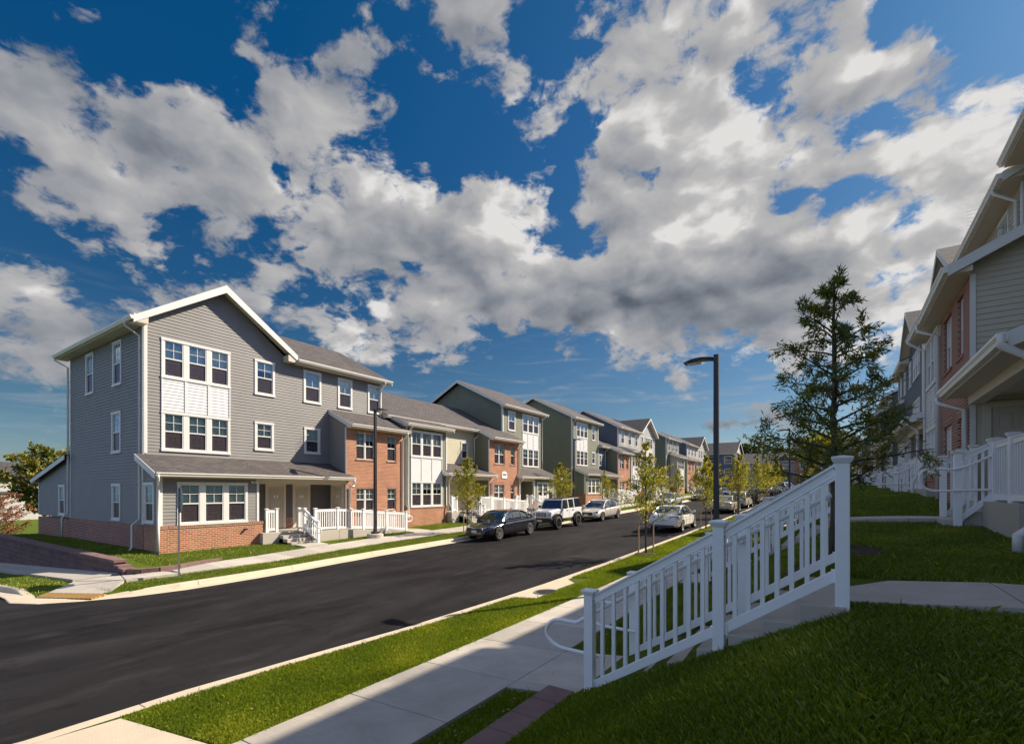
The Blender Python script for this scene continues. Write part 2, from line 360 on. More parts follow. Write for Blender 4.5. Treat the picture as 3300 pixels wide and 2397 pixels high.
# ---------------------------------------------------------------- buildings
class Bld:
    """frame: s along the street (world Y), t outward from the main facade, z above the floor"""
    def __init__(b, root, X, s0, floor, sx):
        b.root = root; b.X = X; b.s0 = s0; b.floor = floor; b.sx = sx; root.location = (X, s0, floor); b.dz = 0; b.rr = random.Random(int(s0*10)+3)
    def p(b, s, t, z): return (b.sx*t, s-b.s0, z+b.dz)
    def box(b, mb, s0, s1, t0, t1, z0, z1, mi=0):
        x0, x1 = sorted((b.sx*t0, b.sx*t1)); mb.box(x0, x1, s0-b.s0, s1-b.s0, z0+b.dz, z1+b.dz, mi)
    def ext(b, mb, prof, a0, a1, axis='s', mi=0):       # extrude profile along s: (t,z) ; along t: (s,z)
        f = (lambda q, a: b.p(a, q[0], q[1])) if axis == 's' else (lambda q, a: b.p(q[0], a, q[1]))
        mb.prism([f(q, a0) for q in prof], [f(q, a1) for q in prof], mi)
    def wall(b, mb, axis, pos, a0, a1, z0, top, holes=(), out=1, lap=True, reveal=0):
        """axis 's': runs along s at t=pos; axis 't': runs along t at s=pos, outward sign out"""
        zt = max(q[1] for q in top)
        lapd = .018 if lap else 0
        def P(a, z, off):
            return b.p(a, pos+off*out, z) if axis == 's' else b.p(pos+off*out, a, z)
        A = sorted({a0, a1} | {h[0] for h in holes} | {h[1] for h in holes} | {q[0] for q in top if a0 < q[0] < a1})
        A = [a for a in A if a0-1e-6 <= a <= a1+1e-6]
        Z = {z0, zt} | {h[2] for h in holes} | {h[3] for h in holes}
        if lap:
            k = math.ceil(z0/LAP-1e-6)
            while k*LAP < zt: Z.add(k*LAP); k += 1
        Z = sorted(z for z in Z if z0-1e-6 <= z <= zt+1e-6)
        for zi, zj in zip(Z, Z[1:]):
            if zj-zi < 1e-4: continue
            zc = (zi+zj)/2; zb = math.floor(zc/LAP)*LAP
            for ai, aj in zip(A, A[1:]):
                if aj-ai < 1e-4: continue
                ac = (ai+aj)/2
                if any(h[0] < ac < h[1] and h[2] < zc < h[3] for h in holes): continue
                pl = [(ai, zi), (aj, zi), (aj, zj), (ai, zj)]
                for u, v in zip(top, top[1:]):
                    if v[0] > u[0] and not (v[0] <= ai+1e-9 or u[0] >= aj-1e-9): pl = clip(pl, u, v)
                    if len(pl) < 3: break
                if len(pl) < 3: continue
                o = lambda z: lapd*(1-(z-zb)/LAP)
                mb.poly([P(a, z, o(z)) for a, z in pl])
                if lap and abs(zi-zb) < 1e-4 and pl[0] == (ai, zi): mb.quad(P(ai, zi, 0), P(aj, zi, 0), P(aj, zi, lapd), P(ai, zi, lapd))
        if reveal:
            for h in holes:
                for (a, z), (c, d) in (((h[0], h[2]), (h[1], h[2])), ((h[1], h[2]), (h[1], h[3])), ((h[1], h[3]), (h[0], h[3])), ((h[0], h[3]), (h[0], h[2]))):
                    mb.quad(P(a, z, 0), P(c, d, 0), P(c, d, -reveal), P(a, z, -reveal))
    def window(b, axis, pos, a0, a1, z0, z1, n=1, trim=True, out=1, far=False, mull=.14, blind=None, label=None, low_grid=True):
        def P(a, o, z): return b.p(a, pos+o*out, z) if axis == 's' else b.p(pos+o*out, a, z)
        def bx(mb, A0, A1, o0, o1, Z0, Z1, mi=0):
            q = [P(A, o, Z) for Z in (Z0, Z1) for o in (o0, o1) for A in (A0, A1)]
            mb.add(q, [(0, 2, 3, 1), (4, 5, 7, 6), (0, 1, 5, 4), (2, 6, 7, 3), (0, 4, 6, 2), (1, 3, 7, 5)], mi)
        F = MB(); G = MB(); Sc = MB(); Bl = MB()
        if trim:
            w_ = .10; e0, e1 = -.04, .042
            bx(F, a0, a0+w_, e0, e1, z0+w_, z1-w_); bx(F, a1-w_, a1, e0, e1, z0+w_, z1-w_)
            bx(F, a0-.01, a1+.01, e0, e1+.012, z1-w_, z1); bx(F, a0-.01, a1+.01, e0, e1+.02, z0, z0+w_)
            i0, i1, y0, y1, ob = a0+w_, a1-w_, z0+w_, z1-w_, 0.0
        else:
            i0, i1, y0, y1, ob = a0, a1, z0, z1, -.085
        wl = (i1-i0-(n-1)*mull)/n
        for k in range(n):
            L = i0+k*(wl+mull); Rr = L+wl
            if k < n-1: bx(F, Rr, Rr+mull, -.04+ob, .03+ob, y0, y1)
            f = .035; zm = (y0+y1)/2
            bx(F, L, L+f, ob-.05, ob+.02, y0, y1); bx(F, Rr-f, Rr, ob-.05, ob+.02, y0, y1)
            bx(F, L+f, Rr-f, ob-.05, ob+.02, y0, y0+f); bx(F, L+f, Rr-f, ob-.05, ob+.02, y1-f, y1)
            bx(F, L+f, Rr-f, ob-.05, ob+.015, zm-.025, zm+.025)
            c = (L+Rr)/2; q = (zm+y1)/2; g = .009
            bx(F, c-g, c+g, ob-.012, ob+.003, zm+.025, y1-f); bx(F, L+f, Rr-f, ob-.013, ob+.002, q-g, q+g)
            if low_grid and not far:
                q2 = (zm+y0)/2
                bx(F, c-g, c+g, ob-.035, ob-.022, y0+f, zm-.025); bx(F, L+f, Rr-f, ob-.036, ob-.021, q2-g, q2+g)
            G.quad(P(L+f, ob-.006, zm+.02), P(Rr-f, ob-.006, zm+.02), P(Rr-f, ob-.006, y1-f+.005), P(L+f, ob-.006, y1-f+.005))
            Sc.quad(P(L+f, ob-.018, y0+f-.005), P(Rr-f, ob-.018, y0+f-.005), P(Rr-f, ob-.018, zm-.02), P(L+f, ob-.018, zm-.02))
            if not far:
                hb = y0+(zm-y0)*b.rr.choice((.30, .42, .36))
                Bl.quad(P(L+.03, ob-.09, hb), P(Rr-.03, ob-.09, hb), P(Rr-.03, ob-.075, hb+.035), P(L+.03, ob-.075, hb+.035))
                Bl.quad(P(L+.06, ob-.2, hb-.17), P(L+.06+(Rr-L)*.55, ob-.2, hb-.17), P(L+.06+(Rr-L)*.55, ob-.2, hb-.06), P(L+.06, ob-.2, hb-.06))
                fr = blind if blind is not None else b.rr.choice((.3, .45, .55, .5))
                zb = y1-(y1-y0)*fr; z = y1
                while z > zb:
                    Bl.quad(P(L, ob-.065, z), P(Rr, ob-.065, z), P(Rr, ob-.050, z-.034), P(L, ob-.050, z-.034)); z -= .040
                if fr > .4:
                    for ss in (L+.02, Rr-.18):     # side drapes
                        for jj in range(5): Bl.quad(P(ss+jj*.03, ob-.085, y0), P(ss+jj*.03+.03, ob-.10, y0), P(ss+jj*.03+.03, ob-.10, zb), P(ss+jj*.03, ob-.085, zb))
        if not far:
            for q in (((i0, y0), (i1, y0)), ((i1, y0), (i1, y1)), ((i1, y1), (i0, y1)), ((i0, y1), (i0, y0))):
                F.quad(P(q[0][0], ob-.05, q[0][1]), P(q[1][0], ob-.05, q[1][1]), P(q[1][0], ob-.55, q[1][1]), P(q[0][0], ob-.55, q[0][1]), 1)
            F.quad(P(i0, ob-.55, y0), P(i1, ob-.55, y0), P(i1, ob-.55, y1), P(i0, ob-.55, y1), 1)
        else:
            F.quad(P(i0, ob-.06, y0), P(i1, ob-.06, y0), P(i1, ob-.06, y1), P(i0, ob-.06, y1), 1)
        w_ = F.obj('window', [M['trim'], M['dark']], b.root)
        if label: w_['label'] = label
        G.obj('glass_pane', M['glass'], w_); Sc.obj('screen_pane', M['screen'], w_)
        if not far: Bl.obj('blind', M['blind'], w_)
        if not trim and axis == 's':
            B_ = MB(); bx(B_, a0-.06, a1+.06, -.085, .035, z0-.085, z0-.002)
            B_.obj('window_sill', M['soldier'], b.root)
            B2 = MB(); bx(B2, a0-.08, a1+.08, -.01, .006, z1+.002, z1+.20); B2.obj('lintel', M['soldier'], b.root)
        return w_
    def panel(b, s0, s1, t, z0, z1, n=3):        # white spandrel panel with battens
        mb = MB(); b.wall(mb, 's', t+.012, s0, s1, z0, [(s0, z1), (s1, z1)])
        w_ = (s1-s0)/n
        for k in range(n+1): c = s0+k*w_; b.box(mb, max(s0, c-.05), min(s1, c+.05), t+.01, t+.045, z0+.002, z1-.002)
        mb.obj('spandrel_panel', M['panel'], b.root)
    def door(b, axis, pos, a0, a1, z0, z1, letter=None, out=1, far=False):
        def P(a, o, z): return b.p(a, pos+o*out, z) if axis == 's' else b.p(pos+o*out, a, z)
        def bx(mb, A0, A1, o0, o1, Z0, Z1, mi=0):
            q = [P(A, o, Z) for Z in (Z0, Z1) for o in (o0, o1) for A in (A0, A1)]
            mb.add(q, [(0, 2, 3, 1), (4, 5, 7, 6), (0, 1, 5, 4), (2, 6, 7, 3), (0, 4, 6, 2), (1, 3, 7, 5)], mi)
        F = MB(); D = MB(); K = MB()
        for q in ((a0-.13, a0, z0, z1+.13), (a1, a1+.13, z0, z1+.13)): bx(F, q[0], q[1], -.03, .05, q[2], q[3])
        bx(F, a0, a1, -.03, .049, z1, z1+.13)
        bx(D, a0, a1, -.03, .02, z0, z1)
        wd = a1-a0; h = z1-z0
        for c in (0.14, 0.56):
            for r0, r1 in ((.07, .34), (.40, .70), (.76, .93)):
                u0, u1 = a0+wd*c, a0+wd*(c+.30); v0, v1 = z0+h*r0, z0+h*r1
                bx(D, u0, u1, .018, .030, v0, v0+.012); bx(D, u0, u1, .018, .030, v1-.012, v1)
                bx(D, u0, u0+.012, .018, .030, v0+.012, v1-.012); bx(D, u1-.012, u1, .018, .030, v0+.012, v1-.012)
                bx(D, u0+.03, u1-.03, .018, .028, v0+.03, v1-.03)
        d = D.obj('door', M['door'], b.root)
        F.obj('door_frame', M['beige'], b.root)
        if far: return
        K.tube([P(a0+.07, .02, z0+.98), P(a0+.07, .07, z0+.98)], .028, 8); K.obj('door_knob', M['metal'], d)
        K = MB(); K.tube([P(a0+.07, .02, z0+1.15), P(a0+.07, .04, z0+1.15)], .025, 8); K.obj('deadbolt', M['metal'], d)
        if letter:
            T = MB(); zc = z0+h*.76; c = (a0+a1)/2
            bx(T, c-.10, c+.10, .030, .040, zc-.06, zc+.06); T.obj('letter_plate', M['white'], d)
            b.text(letter, axis, pos, c, zc, .044, .13, d, out)
    def text(b, txt, axis, pos, a, z, o, size, parent, out=1):
        if axis == 's':
            right = Vector((0, 1, 0)) if b.sx*out > 0 else Vector((0, -1, 0)); nrm = Vector((b.sx*out, 0, 0)); org = Vector(b.p(a, pos+o*out, z))
        else:
            nrm = Vector((0, out, 0)); right = Vector((1, 0, 0)) if out < 0 else Vector((-1, 0, 0)); org = Vector(b.p(pos+o*out, a, z))
        up = Vector((0, 0, 1)); m = Matrix((right, up, nrm)).transposed().to_4x4(); m.translation = org
        return text_obj('lettering', txt, size, M['black'], parent, m)
    def slab(b, name, pts, th, mt):               # roof slab from top corner points (s,t,z)
        mb = MB(); mb.prism([b.p(*q) for q in pts], [b.p(q[0], q[1], q[2]-th) for q in pts]); return mb.obj(name, mt, b.root)
    def shed(b, s0, s1, tl, zl, th, zh, tw, rakes=(1, 1), gutter=True, mt='shingx', gs=None, rd=.24):
        """sloping roof: low edge at t=tl, high edge at t=th; tw = wall below the low edge"""
        roof = b.slab('roof', [(s0, tl, zl), (s1, tl, zl), (s1, th, zh), (s0, th, zh)], .035, M[mt])
        sl = (zh-zl)/(th-tl); zw = zl+sl*(tw-tl)
        mb = MB(); b.ext(mb, [(tl+(-.02 if th < tl else .02), zl-.04), (tl+(-.02 if th < tl else .02), zl-.20), (tw, zl-.20), (tw, zw-.04)], s0+.03, s1-.03)
        mb.obj('soffit', M['beige'], b.root)
        d = 1 if tl > th else -1
        if gutter:
            g0, g1 = gs or (s0+.01, s1-.01)
            mb = MB(); pr = [(tl-.015*d, zl-.155), (tl+.07*d, zl-.155), (tl+.085*d, zl-.10), (tl+.12*d, zl-.06), (tl+.12*d, zl-.02), (tl-.015*d, zl-.015)]
            b.ext(mb, pr, g0, g1); mb.obj('gutter', M['gutter'], roof)
        for k, e in ((0, s0), (1, s1)):
            if rakes[k]:
                mb = MB(); a = e-.03 if k == 0 else e; prf = [(tl, zl-.012), (th, zh-.012), (th, zh-.012-rd), (tl, zl-.012-rd)]
                b.ext(mb, prf, a, a+.03); mb.obj('rake_board', M['trim'], b.root)
        return roof
    def downspout(b, s, t, zt, zb, te, kick=.25, kicks=0, black=False):
        """from gutter at t=te back to wall face t, down to zb"""
        mb = MB(); r = .042
        pts = [(s, te, zt-.13), (s, te, zt-.22), (s, t+.07, zt-.55), (s, t+.07, zb+1.0)]
        if kick: pts += [(s+kicks, t+.07+kick*.4, zb+.75)]; pts += [(s+kicks, t+.07+kick*.4, zb+.12), (s+kicks, t+.07+kick, zb+.03)]
        else: pts += [(s, t+.07, zb+.05)]
        mb.tube([b.p(*q) for q in pts], r, 8); mb.obj('downspout', M['trim'], b.root)
        if black:
            mb = MB(); mb.tube([b.p(s+kicks, t+.07+kick, zb+.14), b.p(s+kicks, t+.07+kick+.1, zb-.02)], .07, 8); mb.obj('drain_boot', M['black'], b.root)
    def corner(b, s, t, z0, z1, ds=.09, dt=.09):
        ds = math.copysign(max(abs(ds), .034), ds); dt = math.copysign(max(abs(dt), .034), dt)
        mb = MB(); b.box(mb, min(s, s+ds), max(s, s+ds), min(t, t+dt), max(t, t+dt), z0, z1); mb.obj('corner_trim', M['trim'], b.root)
GB = -1.3
def main_block(b, s0, s1, eave, col, rise=2.5, D=9.0, wins=(), holes2=(), ends=(1, 1), gable=(1, 1), ridge=True, zfloor=.52, roofx=None):
    """front, back and end walls plus gable roof along s; eave = gutter height"""
    hs = [(w_[0]+.06, w_[1]-.06, w_[2]+.06, w_[3]-.06) for w_ in wins]
    mb = MB(); zt = eave-.12
    b.wall(mb, 's', 0, s0, s1, zfloor, [(s0, zt), (s1, zt)], hs); m3 = MB(); b.wall(m3, 's', -D, s0, s1, zfloor-3, [(s0, zt), (s1, zt)], (), -1, lap=False); m3.obj('back_wall', M[col], b.root)
    for k, e, o in ((0, s0, -1), (1, s1, 1)):
        if ends[k]:
            m2 = MB(); b.wall(m2, 't', e, -D, 0, zfloor, [(-D, zt), (-D/2, zt+rise*D/2/(D/2+.45)+.1), (0, zt)], (), o); m2.obj('gable_wall', M[col], b.root)
    mb.obj('siding_wall', M[col], b.root)
    mb = MB(); b.box(mb, s0, s1, -D, 0.004, GB, zfloor); mb.obj('brick_base', M['brickb'], b.root)
    for w_ in wins: b.window('s', 0, *w_[:4], n=w_[4] if len(w_) > 4 else 1, far=(b.s0 > 55))
    r0, r1 = s0-(.35 if gable[0] else 0), s1+(.35 if gable[1] else 0)
    if ridge:
        b.shed(r0, r1, .45, eave, -D/2, eave+rise, 0, (gable[0], gable[1]))
        b.shed(r0, r1, -D-.45, eave, -D/2, eave+rise, -D, (gable[0], gable[1]))
    for k, e in ((0, s0), (1, s1)):
        if ends[k]: b.corner(e, 0, zfloor, zt, .10 if k == 0 else -.10, .018); b.corner(e, -.10, zfloor, zt, -.018 if k == 0 else .018, .118)
def proj(b, s0, s1, col, T=1.43, eave=5.27, top=6.15, wins=(), low=GB, over=.42, brick=True, side=(1, 1), sidecol='gray', roofext=(.05, .2), rakes=(1, 0), brickh=None, base=None, twall=0):
    """two-storey projection with a shed roof"""
    hs = [(w_[0], w_[1], w_[2], w_[3]) if brick else (w_[0]+.06, w_[1]-.06, w_[2]+.06, w_[3]-.06) for w_ in wins]
    mb = MB(); zt = eave-.19
    z0 = low if brick else (base or .45)
    b.wall(mb, 's', T, s0, s1, z0, [(s0, zt), (s1, zt)], hs, lap=not brick, reveal=.12 if brick else 0)
    mb.obj('brick_wall' if brick else 'siding_wall', M['brick' if brick else col], b.root)
    sl = (top-eave)/(T+over)
    for k, e, o in ((0, s0, -1), (1, s1, 1)):
        if not side[k]: continue
        mb = MB(); b.wall(mb, 't', e, twall, T, .5 if not brick else .0, [(twall, top-.06-sl*twall), (T, eave-.06+sl*over)], (), o); mb.obj('side_wall', M[sidecol], b.root)
    if brick:
        for k, e in ((0, s0), (1, s1)):
            if side[k]: b.corner(e, T-.10, 0, zt, -.018 if k == 0 else .018, .094)
    else:
        mb = MB(); b.box(mb, s0-.01, s1+.01, 0, T+.01, low, z0-.14); mb.obj('brick_base', M['brick'], b.root)
        mb = MB(); b.box(mb, s0-.03, s1+.03, 0, T+.035, z0-.14, z0); mb.obj('brick_cap', M['soldier'], b.root)
        b.corner(s0, T, z0, zt, .10, .022); b.corner(s1, T, z0, zt, -.10, .022)
    for w_ in wins: b.window('s', T, *w_[:4], n=w_[4] if len(w_) > 4 else 1, trim=not brick, far=(b.s0 > 55), mull=.05 if brick else .14)
    return b.shed(s0-roofext[0], s1+roofext[1], T+over, eave, 0, top, T, rakes)
def bay(b, s0, s1, col, wins, T=1.43, side=(1, 1), zt=2.33, sw=None):
    """single-storey bay with brick dado, below the porch roof"""
    hs = [(w_[0]+.06, w_[1]-.06, w_[2]+.06, w_[3]-.06) for w_ in wins]
    mb = MB(); b.wall(mb, 's', T, s0, s1, .52, [(s0, zt), (s1, zt)], hs)
    for k, e, o in ((0, s0, -1), (1, s1, 1)):
        if side[k]: b.wall(mb, 't', e, 0, T, .52, [(0, 3.18), (T, 2.62)], [(q[0]+.06, q[1]-.06, q[2]+.06, q[3]-.06) for q in (sw or [])] if k == 0 or b.sx < 0 else (), o)
    mb.obj('siding_wall', M[col], b.root)
    mb = MB(); b.box(mb, s0-.01, s1+.27, 0, T+.02, GB, .40); mb.obj('brick_base', M['brick'], b.root)
    mb = MB(); b.box(mb, s0-.03, s1+.29, 0, T+.045, .40, .52); mb.obj('brick_cap', M['soldier'], b.root)
    b.corner(s0, T, .52, 2.34, .10, .022); b.corner(s1, T, .52, 2.34, -.10, .022)
    if side[0]: b.corner(s0, T-.10, .52, 2.34, -.018, .10)
    for w_ in wins: b.window('s', T, *w_[:4], n=w_[4] if len(w_) > 4 else 3, far=(b.s0 > 55), blind=.5, mull=.19)
def porch(b, s0, s1, r0, r1, doors=(), side_door=None, wall_col='dgray', T=1.43, floor0=None, eave=2.53, top=3.27, rakes=(1, 0), beam=True, soff=True, num=None):
    b.shed(r0, r1, T+.42, eave, 0, top, T, rakes)
    mb = MB(); b.box(mb, s0, s1, T-.22, T+.02, 2.14, 2.36); mb.obj('porch_beam', M['beige'], b.root)
    mb = MB(); b.box(mb, s0, s1, .02, T-.22, 2.30, 2.36); mb.obj('porch_ceiling', M['beige'], b.root)
    mb = MB(); b.box(mb, s0, s1, .002, T+.30, GB, 0); mb.obj('porch_floor', M['conc'], b.root)
    mb = MB(); b.wall(mb, 's', .03, s0, s1, 0, [(s0, 2.3), (s1, 2.3)]); mb.obj('porch_wall', M[wall_col], b.root)
    mb = MB(); ds = sorted(doors)
    for (d0, d1, L), nx in zip(ds, ds[1:]): b.box(mb, d1+.15, nx[0]-.15, .0, .07, 0, .52)
    if mb.v: mb.obj('brick_pier', M['brickb'], b.root)
    for d0, d1, L in doors: b.door('s', .03, d0, d1, 0.03, 2.04, L, far=b.s0 > 55)
    if side_door: b.door('t', side_door[0], side_door[1], side_door[1]+.78, .03, 2.04, side_door[3], out=side_door[2])
# ---------------------------------------------------------------- left row, building 1
XL = -22.33
def row(label, X, s0, floor, sx, cat='building', group='townhouse rows along the street'):
    root = thing('townhouse_row', label, cat, group=group); return Bld(root, X, s0, floor, sx)
W3 = (6.28, 7.93); W2 = (3.70, 5.05)
b = row('long townhouse row on the left whose near end is a tall grey gabled block', XL, 7.56, -1.85, 1)
# A: grey three storeys, cross gable facing the street
wn = [(11.85, 12.81, *W3), (14.31, 15.31, *W3), (16.32, 17.25, *W3), (18.32, 19.24, *W3), (11.85, 12.76, *W2), (14.34, 15.25, *W2)]
grp = [(8.14, 10.77, 6.34, 7.95, 3), (8.14, 10.77, 3.42, 5.03, 3)]
hs = [(q[0]+.06, q[1]-.06, q[2]+.06, q[3]-.06) for q in wn+grp]
mb = MB()
b.wall(mb, 's', 0, 7.56, 13.3, .52, [(7.56, 8.50), (10.4, 10.55), (13.3, 8.35)], hs)
mb.obj('siding_wall', M['gray'], b.root); mb = MB()
b.wall(mb, 's', 0, 13.3, 19.3, .52, [(13.3, 8.2), (19.3, 8.2)], hs)
sw = [(-6.59, -5.56, 6.22, 8.11), (-3.20, -2.22, 6.22, 8.10), (-3.31, -2.28, 3.40, 5.16), (-3.28, -2.32, .58, 2.14)]
mb.obj('siding_wall', M['gray'], b.root)['label'] = 'grey lap siding on the end block, lit by the sun'
mb = MB(); b.wall(mb, 't', 7.56, -8.87, 0, .52, [(-8.87, 8.25), (0, 8.25)], [(q[0]+.06, q[1]-.06, q[2]+.06, q[3]-.06) for q in sw], -1)
mb.obj('siding_wall', M['gray'], b.root); mb = MB()
b.wall(mb, 't', 19.3, -8.87, 0, .52, [(-8.87, 8.2), (-4.5, 10.6), (0, 8.2)], (), 1)
mb.obj('gable_wall', M['gray'], b.root); mb = MB(); b.wall(mb, 's', -8.87, 7.56, 19.3, -1, [(7.56, 8.2), (10.4, 10.5), (13.2, 8.2), (19.3, 8.2)], (), -1, lap=False)
mb.obj('siding_wall', M['gray'], b.root)
for q in wn: b.window('s', 0, *q)
for q in grp: b.window('s', 0, *q[:4], n=3, mull=.19, blind=.62)
for q in sw: b.window('t', 7.56, *q, out=-1, blind=.5)
b.panel(8.14, 10.77, 0, 5.04, 6.33)
mb = MB(); b.box(mb, 7.53, 19.3, -8.9, .004, GB-.2, .40); mb.obj('brick_base', M['brickb'], b.root)
mb = MB(); b.box(mb, 7.51, 8.0, -8.9, .02, .40, .52); mb.obj('brick_cap', M['soldier'], b.root)
b.corner(7.56, 0, 3.3, 8.42, .11, .02); b.corner(7.56, -.11, .52, 8.35, -.02, .13); b.corner(7.56, -8.87, .52, 8.25, -.02, .10); b.corner(19.3, -.10, 5.9, 8.2, .02, .12); b.corner(19.3, 0, 5.9, 8.2, -.11, .02)
# cross-gable roof, ridge along t
ze, zr, sm, se0, se1 = 8.42, 10.66, 10.4, 7.08, 13.72
for k, (e0, e1) in enumerate(((se0, sm), (se1, sm))):
    b.slab('roof', [(e0, .48, ze), (sm, .48, zr+.03), (sm, -9.35, zr+.03), (e0, -9.35, ze)], .035, M['shingy_shaded'])
    mb = MB(); mb.prism([b.p(e0, .46, ze-.04), b.p(sm, .46, zr-.01), b.p(sm, 0, zr-.01), b.p(e0, 0, ze-.04)], [b.p(e0, .46, ze-.17), b.p(sm, .46, zr-.15), b.p(sm, 0, zr-.15), b.p(e0, 0, ze-.17)])
    mb.obj('soffit', M['soffit'], b.root)
    mb = MB(); q = [(e0, ze), (sm, zr+.025), (sm, zr-.30), (e0, ze-.27)]
    b.ext(mb, q, .46, .49, 't'); mb.obj('rake_board', M['trim'], b.root)
mb = MB(); b.ext(mb, [(se0+.02, ze-.04), (se0+.02, ze-.2), (7.56, ze-.2), (7.56, ze+.2)], .46, -9.3, 't'); mb.obj('soffit', M['beige'], b.root)
mb = MB(); b.ext(mb, [(se0+.015, ze-.155), (se0-.07, ze-.155), (se0-.12, ze-.06), (se0-.12, ze-.015), (se0+.015, ze-.015)], .50, -9.35, 't'); mb.obj('gutter', M['gutter'], b.root)
b.slab('roof', [(13.72, .45, 8.27), (19.75, .45, 8.27), (19.75, -4.5, 10.8), (10.2, -4.5, 10.8)], .035, M['shingx'])
b.slab('roof', [(10.4, -4.5, 10.795), (19.75, -4.5, 10.795), (19.75, -9.35, 8.27), (13.72, -9.35, 8.27)], .035, M['shingx'])
mb = MB(); b.ext(mb, [(.43, 8.23), (.43, 8.06), (0, 8.06), (0, 8.42)], 13.6, 19.72); mb.obj('soffit', M['beige'], b.root)
mb = MB(); b.ext(mb, [(.435, 8.115), (.52, 8.115), (.57, 8.21), (.57, 8.255), (.435, 8.255)], 13.74, 19.74); mb.obj('gutter', M['gutter'], b.root)
for a_, c_ in (((.45, 8.26), (-4.5, 10.79)), ((-9.35, 8.26), (-4.5, 10.79))):
    mb = MB(); b.ext(mb, [a_, c_, (c_[0], c_[1]-.24), (a_[0], a_[1]-.24)], 19.75, 19.78); mb.obj('rake_board', M['trim'], b.root)
def spout(b, pts, r=.042):
    mb = MB(); mb.tube([b.p(*q) for q in pts], r, 8); return mb.obj('downspout', M['trim'], b.root)
spout(b, [(7.02, -.2, 8.3), (7.02, -.2, 8.14), (7.47, -.16, 7.85), (7.47, -.16, .75), (7.32, -.42, .5), (7.32, -.42, -.35), (7.2, -.35, -.5)])
spout(b, [(7.02, -9.1, 8.3), (7.02, -9.1, 8.14), (7.47, -8.95, 7.85), (7.47, -8.95, .75), (7.3, -9.15, .5), (7.3, -9.15, -.42)])
mb = MB(); b.box(mb, 13.25, 13.70, 0, .455, 8.06, 8.36); mb.obj('eave_return', M['beige'], b.root)
mb = MB(); b.box(mb, 7.10, 7.54, 0, .455, 8.20, 8.50); mb.obj('eave_return', M['trim'], b.root)
# lean-to at the back of the end wall
mb = MB()
b.wall(mb, 't', 7.56, -14.35, -8.87, .52, [(-14.35, 2.40), (-8.87, 3.48)], [(-10.65, -9.75, .62, 2.1)], -1); mb.obj('siding_wall', M['gray'], b.root)
b.window('t', 7.56, -10.71, -9.69, .58, 2.14, out=-1, blind=.5)
mb = MB(); b.box(mb, 7.53, 12, -14.38, -8.87, GB-.3, .42); mb.obj('brick_base', M['brickb'], b.root)
b.slab('roof', [(7.3, -14.8, 2.5), (12, -14.8, 2.5), (12, -8.87, 3.62), (7.3, -8.87, 3.62)], .04, M['shingx'])
mb = MB(); b.ext(mb, [(-14.8, 2.46), (-8.87, 3.58), (-8.87, 3.36), (-14.8, 2.24)], 7.3, 7.33); mb.obj('rake_board', M['trim'], b.root)
mb = MB(); b.box(mb, 7.34, 12, -14.8, -14.35, 2.26, 2.42); mb.obj('soffit', M['beige'], b.root)
mb = MB(); b.box(mb, 7.3, 12, -14.93, -14.81, 2.33, 2.45); mb.obj('gutter', M['gutter'], b.root)
b.corner(7.56, -14.35, .52, 2.3, -.02, .10)
# bay, porch
bay(b, 7.56, 11.28, 'gray', [(8.14, 10.79, .50, 2.18, 3)], sw=[(.10, 1.04, .58, 2.16)])
b.window('t', 7.56, .10, 1.04, .58, 2.16, out=-1, blind=.5)
porch(b, 11.3, 15.8, 7.28, 16.02, [(12.46, 13.21, 'B'), (13.83, 14.52, 'C')], (15.8, .35, -1, 'E'))
mb = MB(); b.box(mb, 10.95, 11.20, 1.45, 1.47, 2.16, 2.25); pl = mb.obj('address_plate', M['white'], b.root); b.text('404', 's', 1.43, 11.075, 2.205, .042, .085, pl)
mb = MB(); b.box(mb, 16.05, 16.30, 1.45, 1.47, 2.05, 2.14); pl = mb.obj('address_plate', M['white'], b.root)
mb = MB(); mb.lathe([(.0, .0), (.05, .0), (.05, .12), (.03, .14)], b.p(10.7, 1.46, .22), 'x', 10); mb.obj('vent_cap', M['metal'], b.root)
spout(b, [(7.36, 1.9, 2.45), (7.36, 1.9, 2.3), (7.50, 1.50, 2.05), (7.50, 1.50, .75), (7.46, 1.62, .5), (7.46, 1.62, -.45)], .05)
mb = MB(); mb.tube([b.p(7.46, 1.62, -.42), b.p(7.46, 1.66, -.62)], .065, 8); mb.obj('drain_boot', M['black'], b.root)
# B: brick projection
proj(b, 15.82, 19.65, 'brick', wins=[(16.43, 17.62, 3.50, 4.92, 2), (18.53, 19.18, 3.50, 4.92, 1), (16.43, 17.62, .78, 1.95, 2), (18.53, 19.18, .78, 1.95, 1)], sidecol='gray', side=(1, 1))
b.downspout(19.62, 1.43, 5.27, -.6, 1.9, kick=0); spout(b, [(15.95, 1.9, 2.42), (15.95, 1.9, 2.25), (15.98, 1.5, 2.0), (15.98, 1.5, -.4)])
b.downspout(19.2, 0, 8.27, 5.95, .5, kick=0)
